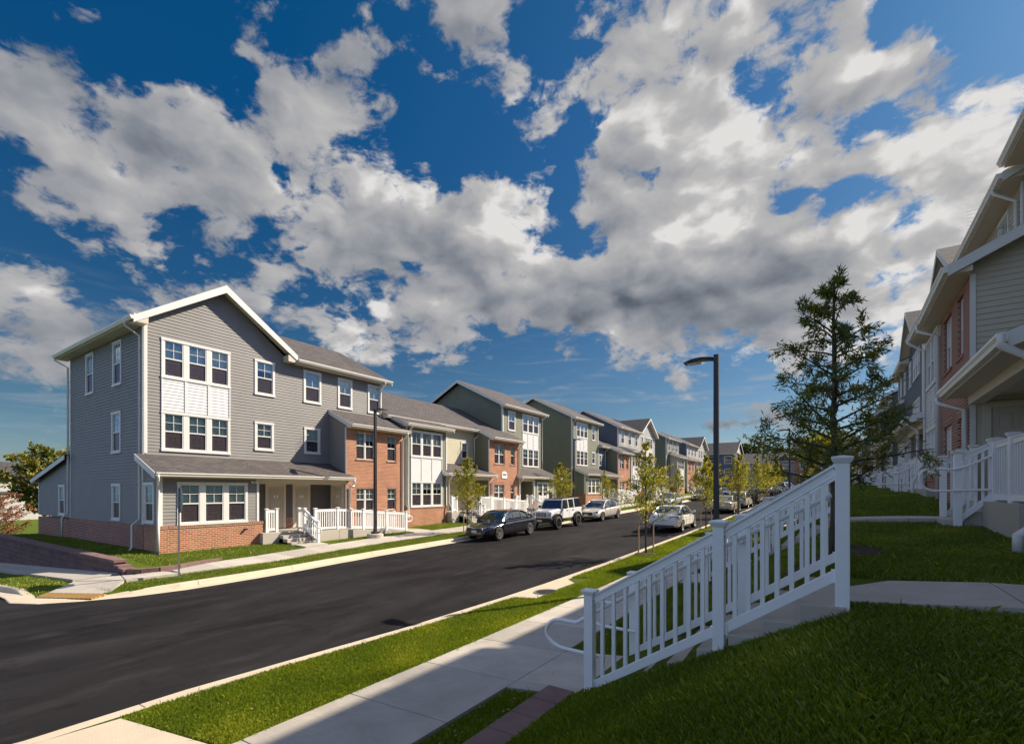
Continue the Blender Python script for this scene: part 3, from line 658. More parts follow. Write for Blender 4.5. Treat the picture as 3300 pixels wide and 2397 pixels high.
# C, D: two storeys, olive bay and cream recess
b.dz = .45
main_block(b, 19.35, 31.7, 5.85, 'cream', wins=[(26.56, 27.34, 3.62, 4.88)], ends=(0, 0), gable=(0, 0))
def whitebay(b, s0, s1, col, T=1.33):
    g = [(s0+.36, s1-.46, .38, 1.96, 3), (s0+.36, s1-.46, 3.38, 5.0, 3)]
    proj(b, s0, s1, col, T=T, eave=5.34, top=6.02, wins=g, brick=False, sidecol='cream' if col == 'green' else col, roofext=(.3, .25), rakes=(1, 1))
    b.panel(s0+.36, s1-.46, T, 1.97, 3.37)
whitebay(b, 20.02, 23.58, 'green')
b.downspout(20.12, 1.33, 5.34, -.3, 1.75, kick=.1)
spout(b, [(28.2, .5, 5.7), (28.2, .5, 5.5), (28.02, .1, 5.2), (28.02, .1, 3.3)])
spout(b, [(23.45, 1.88, 2.4), (23.45, 1.88, 2.3), (23.62, 1.5, 2.0), (23.62, 1.5, .6), (23.72, 1.62, .3), (23.72, 1.62, -.3), (23.8, 1.9, -.55)])
porch(b, 23.62, 28.1, 23.1, 28.4, [(24.4, 25.12, None), (26.2, 26.9, None)], wall_col='tan', rakes=(1, 0))
spout(b, [(28.3, 1.9, 2.42), (28.3, 1.9, 2.25), (28.33, 1.5, 2.0), (28.33, 1.5, -.4)])
# E: brick with the number sign
proj(b, 28.1, 31.97, 'brick', wins=[(28.7, 30.0, 3.38, 4.8, 2), (30.82, 31.38, 3.38, 4.8, 1), (28.67, 29.94, .70, 1.82, 2), (30.79, 31.32, .70, 1.82, 1)], sidecol='green', side=(1, 1))
b.downspout(31.9, 1.43, 5.27, -.5, 1.9, kick=0)
mb = MB(); ring = [(29.58, 2.32), (30.26, 2.32), (30.26, 2.62)]+[(29.92+.34*math.cos(a), 2.62+.22*math.sin(a)) for a in [math.pi*k/10 for k in range(1, 10)]]+[(29.58, 2.62)]
mb.prism([b.p(a, 1.43, z) for a, z in ring], [b.p(a, 1.475, z) for a, z in ring]); sg = mb.obj('number_sign', M['white'], b.root); b.text('8400', 's', 1.43, 29.92, 2.58, .05, .24, sg)
# F: olive three storeys
main_block(b, 31.75, 38.0, 8.27, 'green', wins=[(32.5, 33.55, 6.28, 7.93), (34.65, 37.35, 6.34, 7.95, 3), (34.65, 37.35, 3.42, 5.03, 3)])
b.panel(34.65, 37.35, 0, 5.04, 6.33)
b.downspout(37.9, 0, 8.27, 3.3, .5, kick=0)
bay(b, 34.24, 37.98, 'green', [(34.75, 37.45, .50, 2.10, 3)])
porch(b, 32.0, 34.22, 31.7, 38.3, [(32.8, 33.6, None)], wall_col='tan', rakes=(1, 1))
spout(b, [(31.9, 1.88, 2.4), (31.9, 1.88, 2.3), (32.05, 1.5, 2.0), (32.05, 1.5, -.4)])
BL1 = b
# ---------------------------------------------------------------- left row, building 2
b = row('middle townhouse row on the left with an olive end block and a grey front gable', XL, 44.0, -.85, 1)
main_block(b, 44.0, 50.4, 8.27, 'green', wins=[(44.9, 47.6, 6.34, 7.95, 3), (48.6, 49.5, 6.28, 7.93), (44.9, 47.6, 3.42, 5.03, 3), (48.6, 49.5, 3.7, 5.05)])
b.panel(44.9, 47.6, 0, 5.04, 6.33)
b.downspout(44.1, 0, 8.27, -.6, .5, kick=0)
bay(b, 44.0, 48.0, 'green', [(44.55, 47.4, .5, 2.1, 3)])
spout(b, [(43.8, 1.9, 2.4), (43.8, 1.9, 2.3), (43.95, 1.5, 2.0), (43.95, 1.5, -.5)])
porch(b, 48.02, 52.8, 43.72, 53.0, [(48.9, 49.7, None), (50.4, 51.2, None)], wall_col='tan')
main_block(b, 50.42, 56.3, 5.85, 'blue', wins=[(50.6, 51.3, 3.6, 4.9)], ends=(0, 0), gable=(0, 0))
proj(b, 52.8, 56.5, 'brick', wins=[(53.3, 54.6, 3.4, 4.8, 2), (55.3, 56.0, 3.4, 4.8, 1), (53.3, 54.6, .7, 1.85, 2), (55.3, 56.0, .7, 1.85, 1)], sidecol='green')
b.downspout(52.2, 0, 5.85, 3.3, .5, kick=0)
b.dz = .35
def gable_unit(b, s0, s1, sg0, sg1, col, side='gray', wins=(), D=9.0):
    """three storeys; eave roof from s0, cross gable over sg0..sg1 facing the street"""
    hs = [(q[0]+.06, q[1]-.06, q[2]+.06, q[3]-.06) for q in wins]; mid = (sg0+sg1)/2; L, Rr = (sg0, sg1)
    mb = MB()
    b.wall(mb, 's', 0, L, Rr, .5, [(L, 8.3), (mid, 8.3+(Rr-L)*.34), (Rr, 8.3)], hs)
    mb.obj('gable_wall', M[col], b.root); mb = MB()
    a0, a1 = (s0, L) if L-s0 > s1-Rr else (Rr, s1)
    b.wall(mb, 's', 0, a0, a1, .5, [(a0, 8.15), (a1, 8.15)], hs); mb.obj('siding_wall', M[col], b.root)
    for e, o in ((s0, -1), (s1, 1)):
        mb = MB(); b.wall(mb, 't', e, -D, 0, -.5, [(-D, 8.15), (-D/2, 10.5), (0, 8.15)] if (e < L-.5 or e > Rr+.5) else [(-D, 8.25), (0, 8.25)], (), o); mb.obj('side_wall', M[side], b.root)
    mb = MB(); b.wall(mb, 's', -D, s0, s1, -2, [(s0, 8.1), (s1, 8.1)], (), -1, lap=False); mb.obj('back_wall', M[side], b.root)
    mb = MB(); b.box(mb, s0, s1, -D, .002, GB-.5, .5); mb.obj('brick_base', M['brick'], b.root)
    for q in wins: b.window('s', 0, *q[:4], n=q[4] if len(q) > 4 else 1, far=b.s0 > 55)
    zr = 8.3+(Rr-L)*.34+.12
    for e in (L-.4, Rr+.4):
        b.slab('roof', [(e, .5, 8.25), (mid, .5, zr), (mid, -D-.4, zr), (e, -D-.4, 8.25)], .04, M['shingy_shaded'])
        mb = MB(); b.ext(mb, [(e, 8.21), (mid, zr-.03), (mid, zr-.16), (e, 8.08)], 0, .48, 't'); mb.obj('soffit', M['beige'], b.root)
        mb = MB(); b.ext(mb, [(e, 8.24), (mid, zr), (mid, zr-.26), (e, 8.02)], .48, .51, 't'); mb.obj('rake_board', M['trim'], b.root)
    g0, g1 = (s0-.35, L+.2) if L-s0 > s1-Rr else (Rr-.2, s1+.35)
    b.shed(g0, g1, .45, 8.27, -4.5, 10.77, 0, (g0 < s0, g1 > s1)); b.shed(s0-.35*(g0 < s0), s1+.35*(g1 > s1), -D-.45, 8.27, -4.5, 10.77, -D, (1, 1))
    b.corner(s0, 0, .5, 8.1, .10, .02); b.corner(s1, 0, .5, 8.1, -.10, .02); b.corner(s0, -.1, .5, 8.1, -.02, .12); b.corner(s1, -.1, .5, 8.1, .02, .12)
gable_unit(b, 56.3, 70.5, 64.0, 70.5, 'lgray', 'blue', [(57.2, 58.3, *W3), (59.7, 60.8, *W3), (62.2, 63.2, *W3), (64.6, 65.5, *W3), (66.4, 69.4, 6.34, 7.95, 3), (64.6, 65.5, *W2), (66.4, 69.4, 3.42, 5.03, 3)])
b.panel(66.4, 69.4, 0, 5.04, 6.33)
b.downspout(56.45, 0, 8.27, 5.6, .5, kick=0)
whitebay(b, 57.2, 60.8, 'lgray'); bay(b, 66.0, 70.48, 'lgray', [(66.5, 69.5, .5, 2.1, 3)]); porch(b, 60.85, 65.9, 60.6, 70.9, [(62, 62.8, None), (63.8, 64.6, None)], wall_col='tan', rakes=(1, 1))
# ---------------------------------------------------------------- left row, building 3
b = row('farthest townhouse row on the left with a small dark front gable at its far end', XL, 76.3, -.05, 1)
main_block(b, 76.3, 83.4, 8.27, 'green', wins=[(77.3, 78.3, *W3), (79.5, 80.5, *W3), (81.7, 82.7, *W3)])
b.downspout(76.4, 0, 8.27, 5.6, .5, kick=0)
whitebay(b, 77.6, 82.0, 'green'); proj(b, 83.45, 88.5, 'brick', wins=[(84.2, 85.5, 3.4, 4.8, 2), (86.4, 87.6, 3.4, 4.8, 2), (84.2, 85.5, .7, 1.85, 2)], sidecol='green')
main_block(b, 83.42, 88.78, 5.85, 'blue', ends=(0, 0), gable=(0, 0))
gable_unit(b, 88.8, 103.8, 97.0, 103.6, 'lgray', 'blue', [(89.7, 90.7, *W3), (92, 93, *W3), (94.3, 95.3, *W3), (97.7, 98.6, *W3), (99.5, 100.5, *W3), (101.6, 102.5, *W3), (97.7, 98.6, *W2), (99.5, 102.5, 3.42, 5.03, 3)])
whitebay(b, 90.2, 93.8, 'lgray'); porch(b, 94, 103, 93.9, 103.9, [(95, 95.8, None), (98, 98.8, None)], wall_col='tan')
# ---------------------------------------------------------------- right rows
XR = 3.9
b = row('nearest townhouse row on the right with tan siding beside a red brick projection', XR, 7.0, -.20, -1)
main_block(b, -5.0, 17.08, 8.52, 'tan', wins=[(13.2, 14.4, 6.28, 7.93)], ends=(1, 1), gable=(0, 0))
porch(b, 9.9, 14.9, 9.86, 15.1, [(11.0, 11.76, None)], (14.9, .30, -1, None), wall_col='tan', rakes=(1, 0))
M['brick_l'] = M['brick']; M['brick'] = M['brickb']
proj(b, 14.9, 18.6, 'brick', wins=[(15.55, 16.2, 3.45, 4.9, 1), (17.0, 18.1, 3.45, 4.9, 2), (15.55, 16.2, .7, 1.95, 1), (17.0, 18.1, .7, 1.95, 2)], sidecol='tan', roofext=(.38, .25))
main_block(b, 17.45, 24.0, 8.27, 'tan', wins=[(18.6, 19.6, 6.25, 7.9), (20.8, 21.8, 6.25, 7.9)], gable=(1, 1))
b.downspout(17.75, 0, 8.27, 5.95, .5, kick=0)
spout(b, [(15.2, 1.95, 2.42), (15.2, 1.95, 2.28), (14.98, 1.5, 2.05), (14.98, 1.5, -.45)], .05)
spout(b, [(18.75, 1.95, 5.15), (18.75, 1.95, 4.95), (18.62, 1.5, 4.7), (18.62, 1.5, -.6)], .05)
spout(b, [(9.75, 1.95, 2.45), (9.75, 1.95, 2.3), (9.85, 1.5, 2.0), (9.85, 1.5, .2)], .055)
spout(b, [(8.75, 1.50, -.30), (8.75, 1.88, -.28), (8.75, 1.99, -.38), (8.75, 1.99, -.60)], .06)
b.dz = .12
def whitebayR(b, s0, s1, col, T=1.4):
    g = [(s0+.3, s1-.3, .60, 2.1, 3), (s0+.3, s1-.3, 3.38, 5.0, 3)]
    proj(b, s0, s1, col, T=T, eave=5.34, top=6.02, wins=g, brick=False, sidecol=col, roofext=(.2, .25), rakes=(1, 1), base=.5)
    b.panel(s0+.3, s1-.3, T, 2.11, 3.37)
whitebayR(b, 18.75, 21.6, 'lgray')
b.downspout(21.4, 1.4, 5.34, -.5, 1.9, kick=.1)
b.dz = .25
porch(b, 21.62, 26.5, 21.5, 30.8, [(22.6, 23.4, None), (24.4, 25.2, None)], wall_col='lgray', rakes=(1, 1))
spout(b, [(21.75, 1.95, 2.42), (21.75, 1.95, 2.28), (21.9, 1.6, 2.05), (21.9, 1.6, .5), (21.8, 1.75, .2), (21.8, 1.75, -.5)], .05)
bay(b, 26.5, 30.4, 'lgray', [(27.0, 29.9, .5, 2.1, 3)])
gable_unit(b, 24.05, 31.0, 24.3, 28.9, 'blue', 'blue', [(25.2, 27.9, 3.42, 5.03, 3), (29.4, 30.3, *W2), (25.2, 27.9, 6.34, 7.95, 3), (29.4, 30.3, *W3)])
b = row('second townhouse row on the right with its own white porch railings', XR, 38.0, .35, -1)
gable_unit(b, 38.0, 51.0, 38.0, 44.4, 'blue', 'blue', [(39.0, 42, 6.34, 7.95, 3), (39, 42, 3.42, 5.03, 3), (43, 44, *W3), (46, 47, *W3), (48.5, 49.5, *W3)])
bay(b, 38.0, 42.0, 'blue', [(38.5, 41.5, .5, 2.1, 3)]); porch(b, 42.02, 47.0, 37.7, 47.2, [(43, 43.8, None), (45, 45.8, None)], wall_col='lgray', rakes=(1, 1))
main_block(b, 51.0, 58.0, 5.85, 'tan', ends=(0, 0), gable=(0, 0))
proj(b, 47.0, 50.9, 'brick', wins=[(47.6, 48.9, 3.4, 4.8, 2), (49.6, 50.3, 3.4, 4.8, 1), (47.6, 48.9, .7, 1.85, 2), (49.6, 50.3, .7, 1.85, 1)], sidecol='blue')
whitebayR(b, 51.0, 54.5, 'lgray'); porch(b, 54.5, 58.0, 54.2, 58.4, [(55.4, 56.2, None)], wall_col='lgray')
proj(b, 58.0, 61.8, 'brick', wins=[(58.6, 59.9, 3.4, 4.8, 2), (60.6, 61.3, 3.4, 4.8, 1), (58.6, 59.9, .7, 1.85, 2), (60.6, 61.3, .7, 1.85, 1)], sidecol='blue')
main_block(b, 58.0, 66.0, 8.27, 'blue', wins=[(59, 60, *W3), (62, 63, *W3)])
b.root.location.y -= 3
b = row('far townhouse row on the right seen past the thin oak', XR, 72.0, .9, -1)
main_block(b, 72.0, 79.0, 8.27, 'green', wins=[(73, 74, *W3), (75.5, 76.5, *W3)]); porch(b, 72.0, 78.0, 71.7, 79.2, [(73, 73.8, None), (75.5, 76.3, None)], wall_col='lgray', rakes=(1, 1))
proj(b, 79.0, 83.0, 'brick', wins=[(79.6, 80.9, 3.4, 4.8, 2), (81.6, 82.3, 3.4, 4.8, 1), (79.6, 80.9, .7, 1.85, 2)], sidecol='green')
main_block(b, 79.02, 90.0, 5.85, 'tan', ends=(0, 1), gable=(0, 1)); whitebayR(b, 83.1, 86.6, 'lgray')
M['brick'] = M['brick_l']
# ---------------------------------------------------------------- houses across the end of the street
def end_house(label, x0, x1, y, z, eave, col, wins, D=9, rise=2.8, base='brick', hip=0, side=None, cat='house'):
    """faces the camera (-Y); frame is a Bld whose s axis runs along X"""
    root = thing('townhouse', label, cat, (x0, y, z), 0, 'houses across the end of the street')
    L = x1-x0
    def P(a, o, h): return (a, -o, h)
    mb = MB(); mb.box(0, L, .0, D, .5, eave-.15); 
    k = .5
    while k < eave-.2: mb.add([(0, -.012, k), (L, -.012, k), (L, 0, k+.12), (0, 0, k+.12), (0, 0, k), (L, 0, k)], [(0, 1, 2, 3), (0, 1, 5, 4)]); k += .12
    mb.obj('siding_wall', M[col], root)
    mb = MB(); mb.prism([(L, 0, eave-.15), (L, D, eave-.15), (L, D/2, eave+rise-.2)], [(L-.05, 0, eave-.15), (L-.05, D, eave-.15), (L-.05, D/2, eave+rise-.2)])
    mb.add([(0, 0, eave-.15), (0, D, eave-.15), (0, D/2, eave+rise-.2)], [(0, 1, 2)]); mb.obj('gable_wall', M[side or col], root)
    mb = MB(); mb.box(0.01, L-.01, -.02, D-.01, -2, .5); mb.obj('brick_base', M[base], root)
    mb = MB()
    for a, c in ((-.4, D/2), (D+.4, D/2)): mb.prism([(-.35+hip*(0), a, eave), (L+.35, a, eave), (L+.35, c, eave+rise), (-.35+hip, c, eave+rise)], [(-.35, a, eave-.05), (L+.35, a, eave-.05), (L+.35, c, eave+rise-.05), (-.35+hip, c, eave+rise-.05)])
    mb.obj('roof', M['shingy_shaded'], root)
    mb = MB(); mb.box(-.35, L+.35, -.5, -.38, eave-.16, eave-.02); mb.box(-.33, L+.33, -.38, 0, eave-.18, eave-.12)
    for a in (-.4, D+.4): mb.prism([(L+.36, a, eave), (L+.36, D/2, eave+rise), (L+.36, D/2, eave+rise-.25), (L+.36, a, eave-.25)], [(L+.39, a, eave), (L+.39, D/2, eave+rise), (L+.39, D/2, eave+rise-.25), (L+.39, a, eave-.25)])
    mb.obj('eave_trim', M['trim'], root)
    for (a0, a1, z0, z1, n) in wins:
        F = MB(); G = MB(); F.box(a0, a1, -.05, .0, z0, z1); w_ = (a1-a0-.1)/n
        for q in range(n):
            F2 = a0+.1+q*w_; G.box(F2, F2+w_-.1, -.062, -.05, z0+.1, (z0+z1)/2-.04); G.box(F2, F2+w_-.1, -.062, -.05, (z0+z1)/2+.04, z1-.1)
        f = F.obj('window', M['trim'], root); G.obj('glass_pane', M['farglass'], f)
    return root
def patch(root, name, x0, x1, y0, y1, z0, z1, m): mb = MB(); mb.box(x0, x1, y0, y1, z0, z1); return mb.obj(name, m, root)
Y3 = 112
e = end_house('slate blue house with a dark roof at the far left end of the street', -31, -18.2, Y3, .3, 7.6, 'blue', [(7.0, 8.6, 5.4, 7.1, 1), (10.6, 12.2, 5.4, 7.1, 1), (10.6, 12.2, 2.9, 4.4, 1), (2, 4, 5.4, 7.1, 1)], side='tan')
patch(e, 'porch_roof', 3, 9.5, -2.0, .0, 4.3, 4.9, M['shingy_shaded']); patch(e, 'porch_post', 3.2, 3.45, -1.9, -1.65, .5, 4.3, M['trim']); patch(e, 'porch_post', 9.0, 9.25, -1.9, -1.65, .5, 4.3, M['trim'])
e = end_house('low two-storey brown-roofed row between the blue house and the brick-fronted one', -18.6, -9.2, Y3+3, .3, 5.6, 'lgray', [(1.2, 3, 3.2, 4.3, 2), (5, 6.8, 3.2, 4.3, 2), (9, 10.4, 3.2, 4.3, 1), (1.2, 3, .8, 2.2, 2), (5, 6.8, .8, 2.2, 2)], rise=2.3)
e = end_house('blue three-storey house with a brick front at the end of the street', -7.2, 3.3, Y3, .6, 8.0, 'gray', [(.9, 2.2, 6.3, 7.6, 1), (3.4, 4.7, 6.3, 7.6, 1), (6.5, 7.8, 6.3, 7.6, 1)], rise=2.3)
mb = MB(); mb.box(0, 10.5, -1.3, -.02, 0, 5.4); bw = mb.obj('brick_wall', M['brickb'], e)
patch(e, 'porch_roof', -.3, 10.8, -1.8, .0, 5.4, 6.2, M['shingy_shaded'])
for a0, a1, z0, z1 in ((.9, 3.0, 3.5, 5.0), (3.9, 5.1, 3.5, 5.0), (1.2, 3.0, .6, 2.4), (6.6, 8.4, 3.5, 5.0)):
    f = patch(e, 'window', a0, a1, -1.35, -1.28, z0, z1, M['trim']); patch(f, 'glass_pane', a0+.12, (a0+a1)/2-.05, -1.37, -1.35, z0+.1, z1-.1, M['farglass']); patch(f, 'glass_pane', (a0+a1)/2+.05, a1-.12, -1.37, -1.35, z0+.1, z1-.1, M['farglass'])
e = end_house('narrow grey recess house with a small porch beside the brick-fronted house', -11.6, -7.25, Y3+1.2, .4, 5.6, 'lgray', [(2.3, 3.4, 3.4, 4.9, 1)], D=6, rise=1.6)
patch(e, 'porch_roof', .2, 3.6, -1.6, 0, 2.6, 3.0, M['shingy_shaded']); patch(e, 'door', 1.2, 2.2, -.06, 0, .5, 2.5, M['door'])
e = end_house('cream single-storey wing at the far end of the right lawn', 2.0, 9.0, 100, 1.2, 3.2, 'tan', [(1.5, 3.3, .9, 2.6, 1)], D=6, rise=.8)
# white houses far down the hill at the left edge
for (x0, x1, y, z, ev, lab) in ((-118, -102, 26, -5.2, 7.0, 'white gabled house behind the oak at the left edge'), (-112, -98, 14, -5.4, 5.2, 'white house with grey roof at the very left edge of the photo'), (-92, -84, 33, -4.8, 5.0, 'pale house half hidden behind the oak branches')):
    root = thing('house', lab, 'house', (x0, y, z), R(-62), 'white houses down the hill')
    L = x1-x0; mb = MB(); mb.box(0, L, 0, 8, -1, ev); mb.prism([(0, 0, ev), (0, 8, ev), (0, 4, ev+2.4)], [(L, 0, ev), (L, 8, ev), (L, 4, ev+2.4)]); mb.obj('wall', M['lgray'], root)
    mb = MB()
    for a in (-.6, 8.6): mb.prism([(-.5, a, ev-.3), (L+.5, a, ev-.3), (L+.5, 4, ev+2.55), (-.5, 4, ev+2.55)], [(-.5, a, ev-.1), (L+.5, a, ev-.1), (L+.5, 4, ev+2.75), (-.5, 4, ev+2.75)])
    mb.obj('roof', M['shingy_shaded'], root)
    for k in range(4):
        for h in (.9, 3.6):
            if h+1.4 < ev: patch(root, 'window', 1.5+k*3.4, 2.7+k*3.4, -.05, 0, h, h+1.4, M['farglass']); 
# ---------------------------------------------------------------- terrain heights
RY = [-80, 0, 7, 12, 18, 24, 32, 40, 64, 84, 105, 115, 300]; RZ = [-2.95, -2.77, -2.74, -2.69, -2.57, -2.43, -2.24, -2.02, -1.38, -.85, -.3, -.1, .3]
def Rz(y): return float(np.interp(y, RY, RZ))
UY = [-40, -10, 0, 5.2, 9, 13, 21, 30, 40, 60, 80, 110, 300]; UZ = [-2.0, -1.6, -1.22, -1.0, -.86, -.70, -.2, .0, .2, .6, 1.0, 1.2, 1.4]
def Uz(y): return float(np.interp(y, UY, UZ))
def Sz(x): return float(np.interp(x, [-110, -62, -17.5], [-5.4, -4.9, -2.76+.0]))-(.0)
def Sz(x): return float(np.interp(x, [-300, -120, -52, -17.5], [-6.5, -5.6, -4.9, -2.76]))
LK = [(-26, 2.9), (-22, 2.95), (-18.6, 3.05), (-17.6, 3.0), (-16.8, 2.94), (-16.1, 3.3), (-15.6, 3.95), (-15.15, 4.9), (-14.95, 6.0), (-15.0, 8), (-15.1, 9.5), (-15.35, 11.3), (-15.5, 13.2), (-15.62, 17.5), (-15.65, 25), (-15.65, 45), (-15.7, 96)]
RK = [(-9.6, -4), (-8.3, -1.5), (-7.6, .3), (-7.42, 1.4), (-7.45, 3), (-7.3, 5), (-7.15, 6.7), (-7.02, 10), (-6.95, 16), (-6.95, 24), (-6.95, 40), (-6.95, 96)]
def kx(path, y): p = [q for q in path if True]; return float(np.interp(y, [q[1] for q in p], [q[0] for q in p]))
LKm = LK[4:]
def gz(x, y):
    r = Rz(y)
    kr = kx(RK, y)+.48 if y > -4 else -9; kl = kx(LKm, y)-.49 if y > 4 else -16.1
    if x > -11 and x < kr: return r-.14 if x < kr-.1 else r+.10
    if x > kr-.001:
        w0 = -2.5; w1 = .1+max(0, y-18)*.012
        return float(np.interp(x, [kr, kr+.05, -5, -3.4, -2.85, w0, w1, w1+1.5, 60], [r+.10, r+.12, r+.21, r+.27, r+.34, r+.42, Uz(y), Uz(y)+.05, Uz(y)+.5]))
    if x > kl+.1: return r-.14
    if x > kl and y > 4: return r+.10
    main = float(np.interp(x, [-60, -38, -30, -22, -20.9, -19, -17.4, kl, kl+.1], [-4.6 if y < 60 else r, -2.45 if y < 60 else r+.5, r+.42, r+.42, r+.36, r+.26, r+.20, r+.12, r+.1]))
    if y > 7.4: return main
    plat = float(np.interp(x, [-70, -45, -37.5, -30, -20, -18.6, -17.4, -15.6, -15.5], [-5.1, -3.9, -2.36, -2.34, -2.34, -2.42, r+.21, r+.12, r+.12]))
    if y >= 5.75 and x > -18.0: plat = min(plat, r+.14)
    if y >= 5.75: return plat+(main-plat)*max(0, min(1, (y-6.6)/.8)) if x > -37 else plat
    s = Sz(x) if x < -17.5 else r
    if y > 5.45 and x < -18.5: return s+.17
    if y > 3.4 and x > -18.42: return r+float(np.interp(y, [3.4, 3.7, 5.3, 5.75], [-.02, -.0, .10, .12]))
    if y > 3.4: return s+.15
    if y > -7: return s-.12
    return s+.1
xs = sorted(set([-400, -250, -160, -120, -90, -70, -60, -52, -46, -42, -38, -37, -34]+[-30+.5*i for i in range(40)]+[-16.3+.07*i for i in range(15)]+[-15.2, -15.1, -15, -12, -9]+[-7.5+.08*i for i in range(16)]+[-5, -3.4, -2.85, -2.5]+[-2.3+.2*i for i in range(30)]+[4, 5, 8, 12, 20, 40, 80, 160, 400]))
ys = sorted(set([-200, -80, -40, -20, -10, -7.01, -7, -4, 0, 3.39, 3.4]+[.5*i for i in range(1, 50) if not .5*i in (3.5, 5.5)]+[3.6, 5.44, 5.45, 5.74, 5.75]+list(range(25, 60, 2))+list(range(60, 130, 5))+[150, 200, 300, 500]))
mb = MB(); nx = len(xs); mb.v = [(x, y, gz(x, y)) for y in ys for x in xs]
mb.f = [[j*nx+i, j*nx+i+1, (j+1)*nx+i+1, (j+1)*nx+i] for j in range(len(ys)-1) for i in range(nx-1)]; mb.mi = [0]*len(mb.f); mb.sm = [True]*len(mb.f)
def grassmat():
    m = bpy.data.materials.new('lawn_soil'); m.use_nodes = True
    N = NT(m.node_tree); b = N.n['Principled BSDF']; b.inputs['Roughness'].default_value = .95; b.inputs['Specular IOR Level'].default_value = .1
    geo = N('ShaderNodeNewGeometry'); pos = geo.outputs['Position']
    f = N.mr(N.noise(pos, .8, 5, .65), .3, .7); g = N.mr(N.noise(pos, 26, 4, .75), .3, .7)
    c = N.mix(f, (.15, .19, .018), (.10, .15, .014)); c = N.mix(N.m('MULTIPLY', g, .75), c, (.030, .050, .010))
    N.set(b.inputs['Base Color'], c)
    bn = N('ShaderNodeBump', {'Strength': .8, 'Distance': .06, 'Height': N.noise(pos, 34, 4, .7)}); N.l.new(bn.outputs[0], b.inputs['Normal'])
    return m
M['lawn'] = grassmat()
tag(mb.obj('ground', M['lawn']), kind='structure')
# ---------------------------------------------------------------- asphalt
def asphalt():
    m = bpy.data.materials.new('asphalt'); m.use_nodes = True
    N = NT(m.node_tree); b = N.n['Principled BSDF']; b.inputs['Roughness'].default_value = .9; b.inputs['Specular IOR Level'].default_value = .12
    geo = N('ShaderNodeNewGeometry'); pos = geo.outputs['Position']; sp = N('ShaderNodeSeparateXYZ', {0: pos})
    st = N('ShaderNodeCombineXYZ', {0: N.m('MULTIPLY', sp.outputs[0], 1.0), 1: N.m('MULTIPLY', sp.outputs[1], .35), 2: 0.0})
    f = N.mr(N.noise(st, .55, 6, .62, .4), .35, .72); d = N.mr(N.noise(pos, 150, 2, .7), .3, .7, .75, 1.3)
    c = N.mix(f, (.0066, .0062, .0070), (.025, .0235, .0250))
    pt = N.mr(N.noise(st, 1.7, 8, .72), .52, .75); c = N.mix(N.m('MULTIPLY', pt, .55), c, (.046, .043, .044))
    dk = N.mr(N.noise(pos, .9, 5, .65, 1.0), .60, .68); c = N.mix(N.m('MULTIPLY', dk, .5), c, (.006, .005, .0055))
    vo = N('ShaderNodeTexVoronoi', {'Vector': pos, 'Scale': 55.0}); sp_ = N.mr(vo.outputs['Distance'], .06, .10, 1, 0); sp_ = N.m('MULTIPLY', sp_, N.mr(N.noise(pos, 5, 3, .6), .5, .62)); c = N.mix(N.m('MULTIPLY', sp_, .5), c, (.09, .08, .07))
    c = N('ShaderNodeVectorMath', {0: c, 'Scale': d}, operation='SCALE').outputs[0]
    N.set(b.inputs['Base Color'], c)
    bn = N('ShaderNodeBump', {'Strength': .5, 'Distance': .01, 'Height': N.noise(pos, 110, 3, .7)}); N.l.new(bn.outputs[0], b.inputs['Normal'])
    return m
M['asphalt'] = asphalt()
mb = MB(); yl = [2.94]+[3+.5*i for i in range(50)]+list(range(28, 97, 2))
for a, c in zip(yl, yl[1:]):
    n = 4; A = [(kx(LKm, a)-.05)+(kx(RK, a)+.05-kx(LKm, a)+.05)*k/n for k in range(n+1)]; B_ = [(kx(LKm, c)-.05)+(kx(RK, c)+.05-kx(LKm, c)+.05)*k/n for k in range(n+1)]
    for k in range(n): mb.add([(A[k], a, Rz(a)), (A[k+1], a, Rz(a)), (B_[k+1], c, Rz(c)), (B_[k], c, Rz(c))], [(0, 1, 2, 3)], 0, True)
tag(mb.obj('road', M['asphalt']), kind='structure')
mb = MB()
for x0, x1 in ((-17.5, -5.0),): mb.quad((x0, -60, Rz(-60)), (x1, -60, Rz(-60)), (x1, -6.5, Rz(-6.5)), (x0, -6.5, Rz(-6.5)))
xx = [-5, -7.5, -9, -12, -15, -17.5, -25, -35, -52, -80, -120]
for x0, x1 in zip(xx, xx[1:]):
    z = lambda x, y: Rz(y) if x >= -17.5 else Sz(x)+(Rz(y)+2.76)*max(0, 1+(x+17.5)/8)
    mb.add([(x0, -6.5, z(x0, -6.5)), (x0, 2.94, z(x0, 2.94)), (x1, 2.94, z(x1, 2.94)), (x1, -6.5, z(x1, -6.5))], [(0, 1, 2, 3)], 0, True)
tag(mb.obj('side_street', M['asphalt']), kind='structure')
mb = MB(); mb.quad((-19, 96, Rz(96)+.004), (30, 96, Rz(96)+.004), (30, 106, Rz(106)), (-19, 106, Rz(106))); tag(mb.obj('cross_street', M['asphalt']), kind='structure')
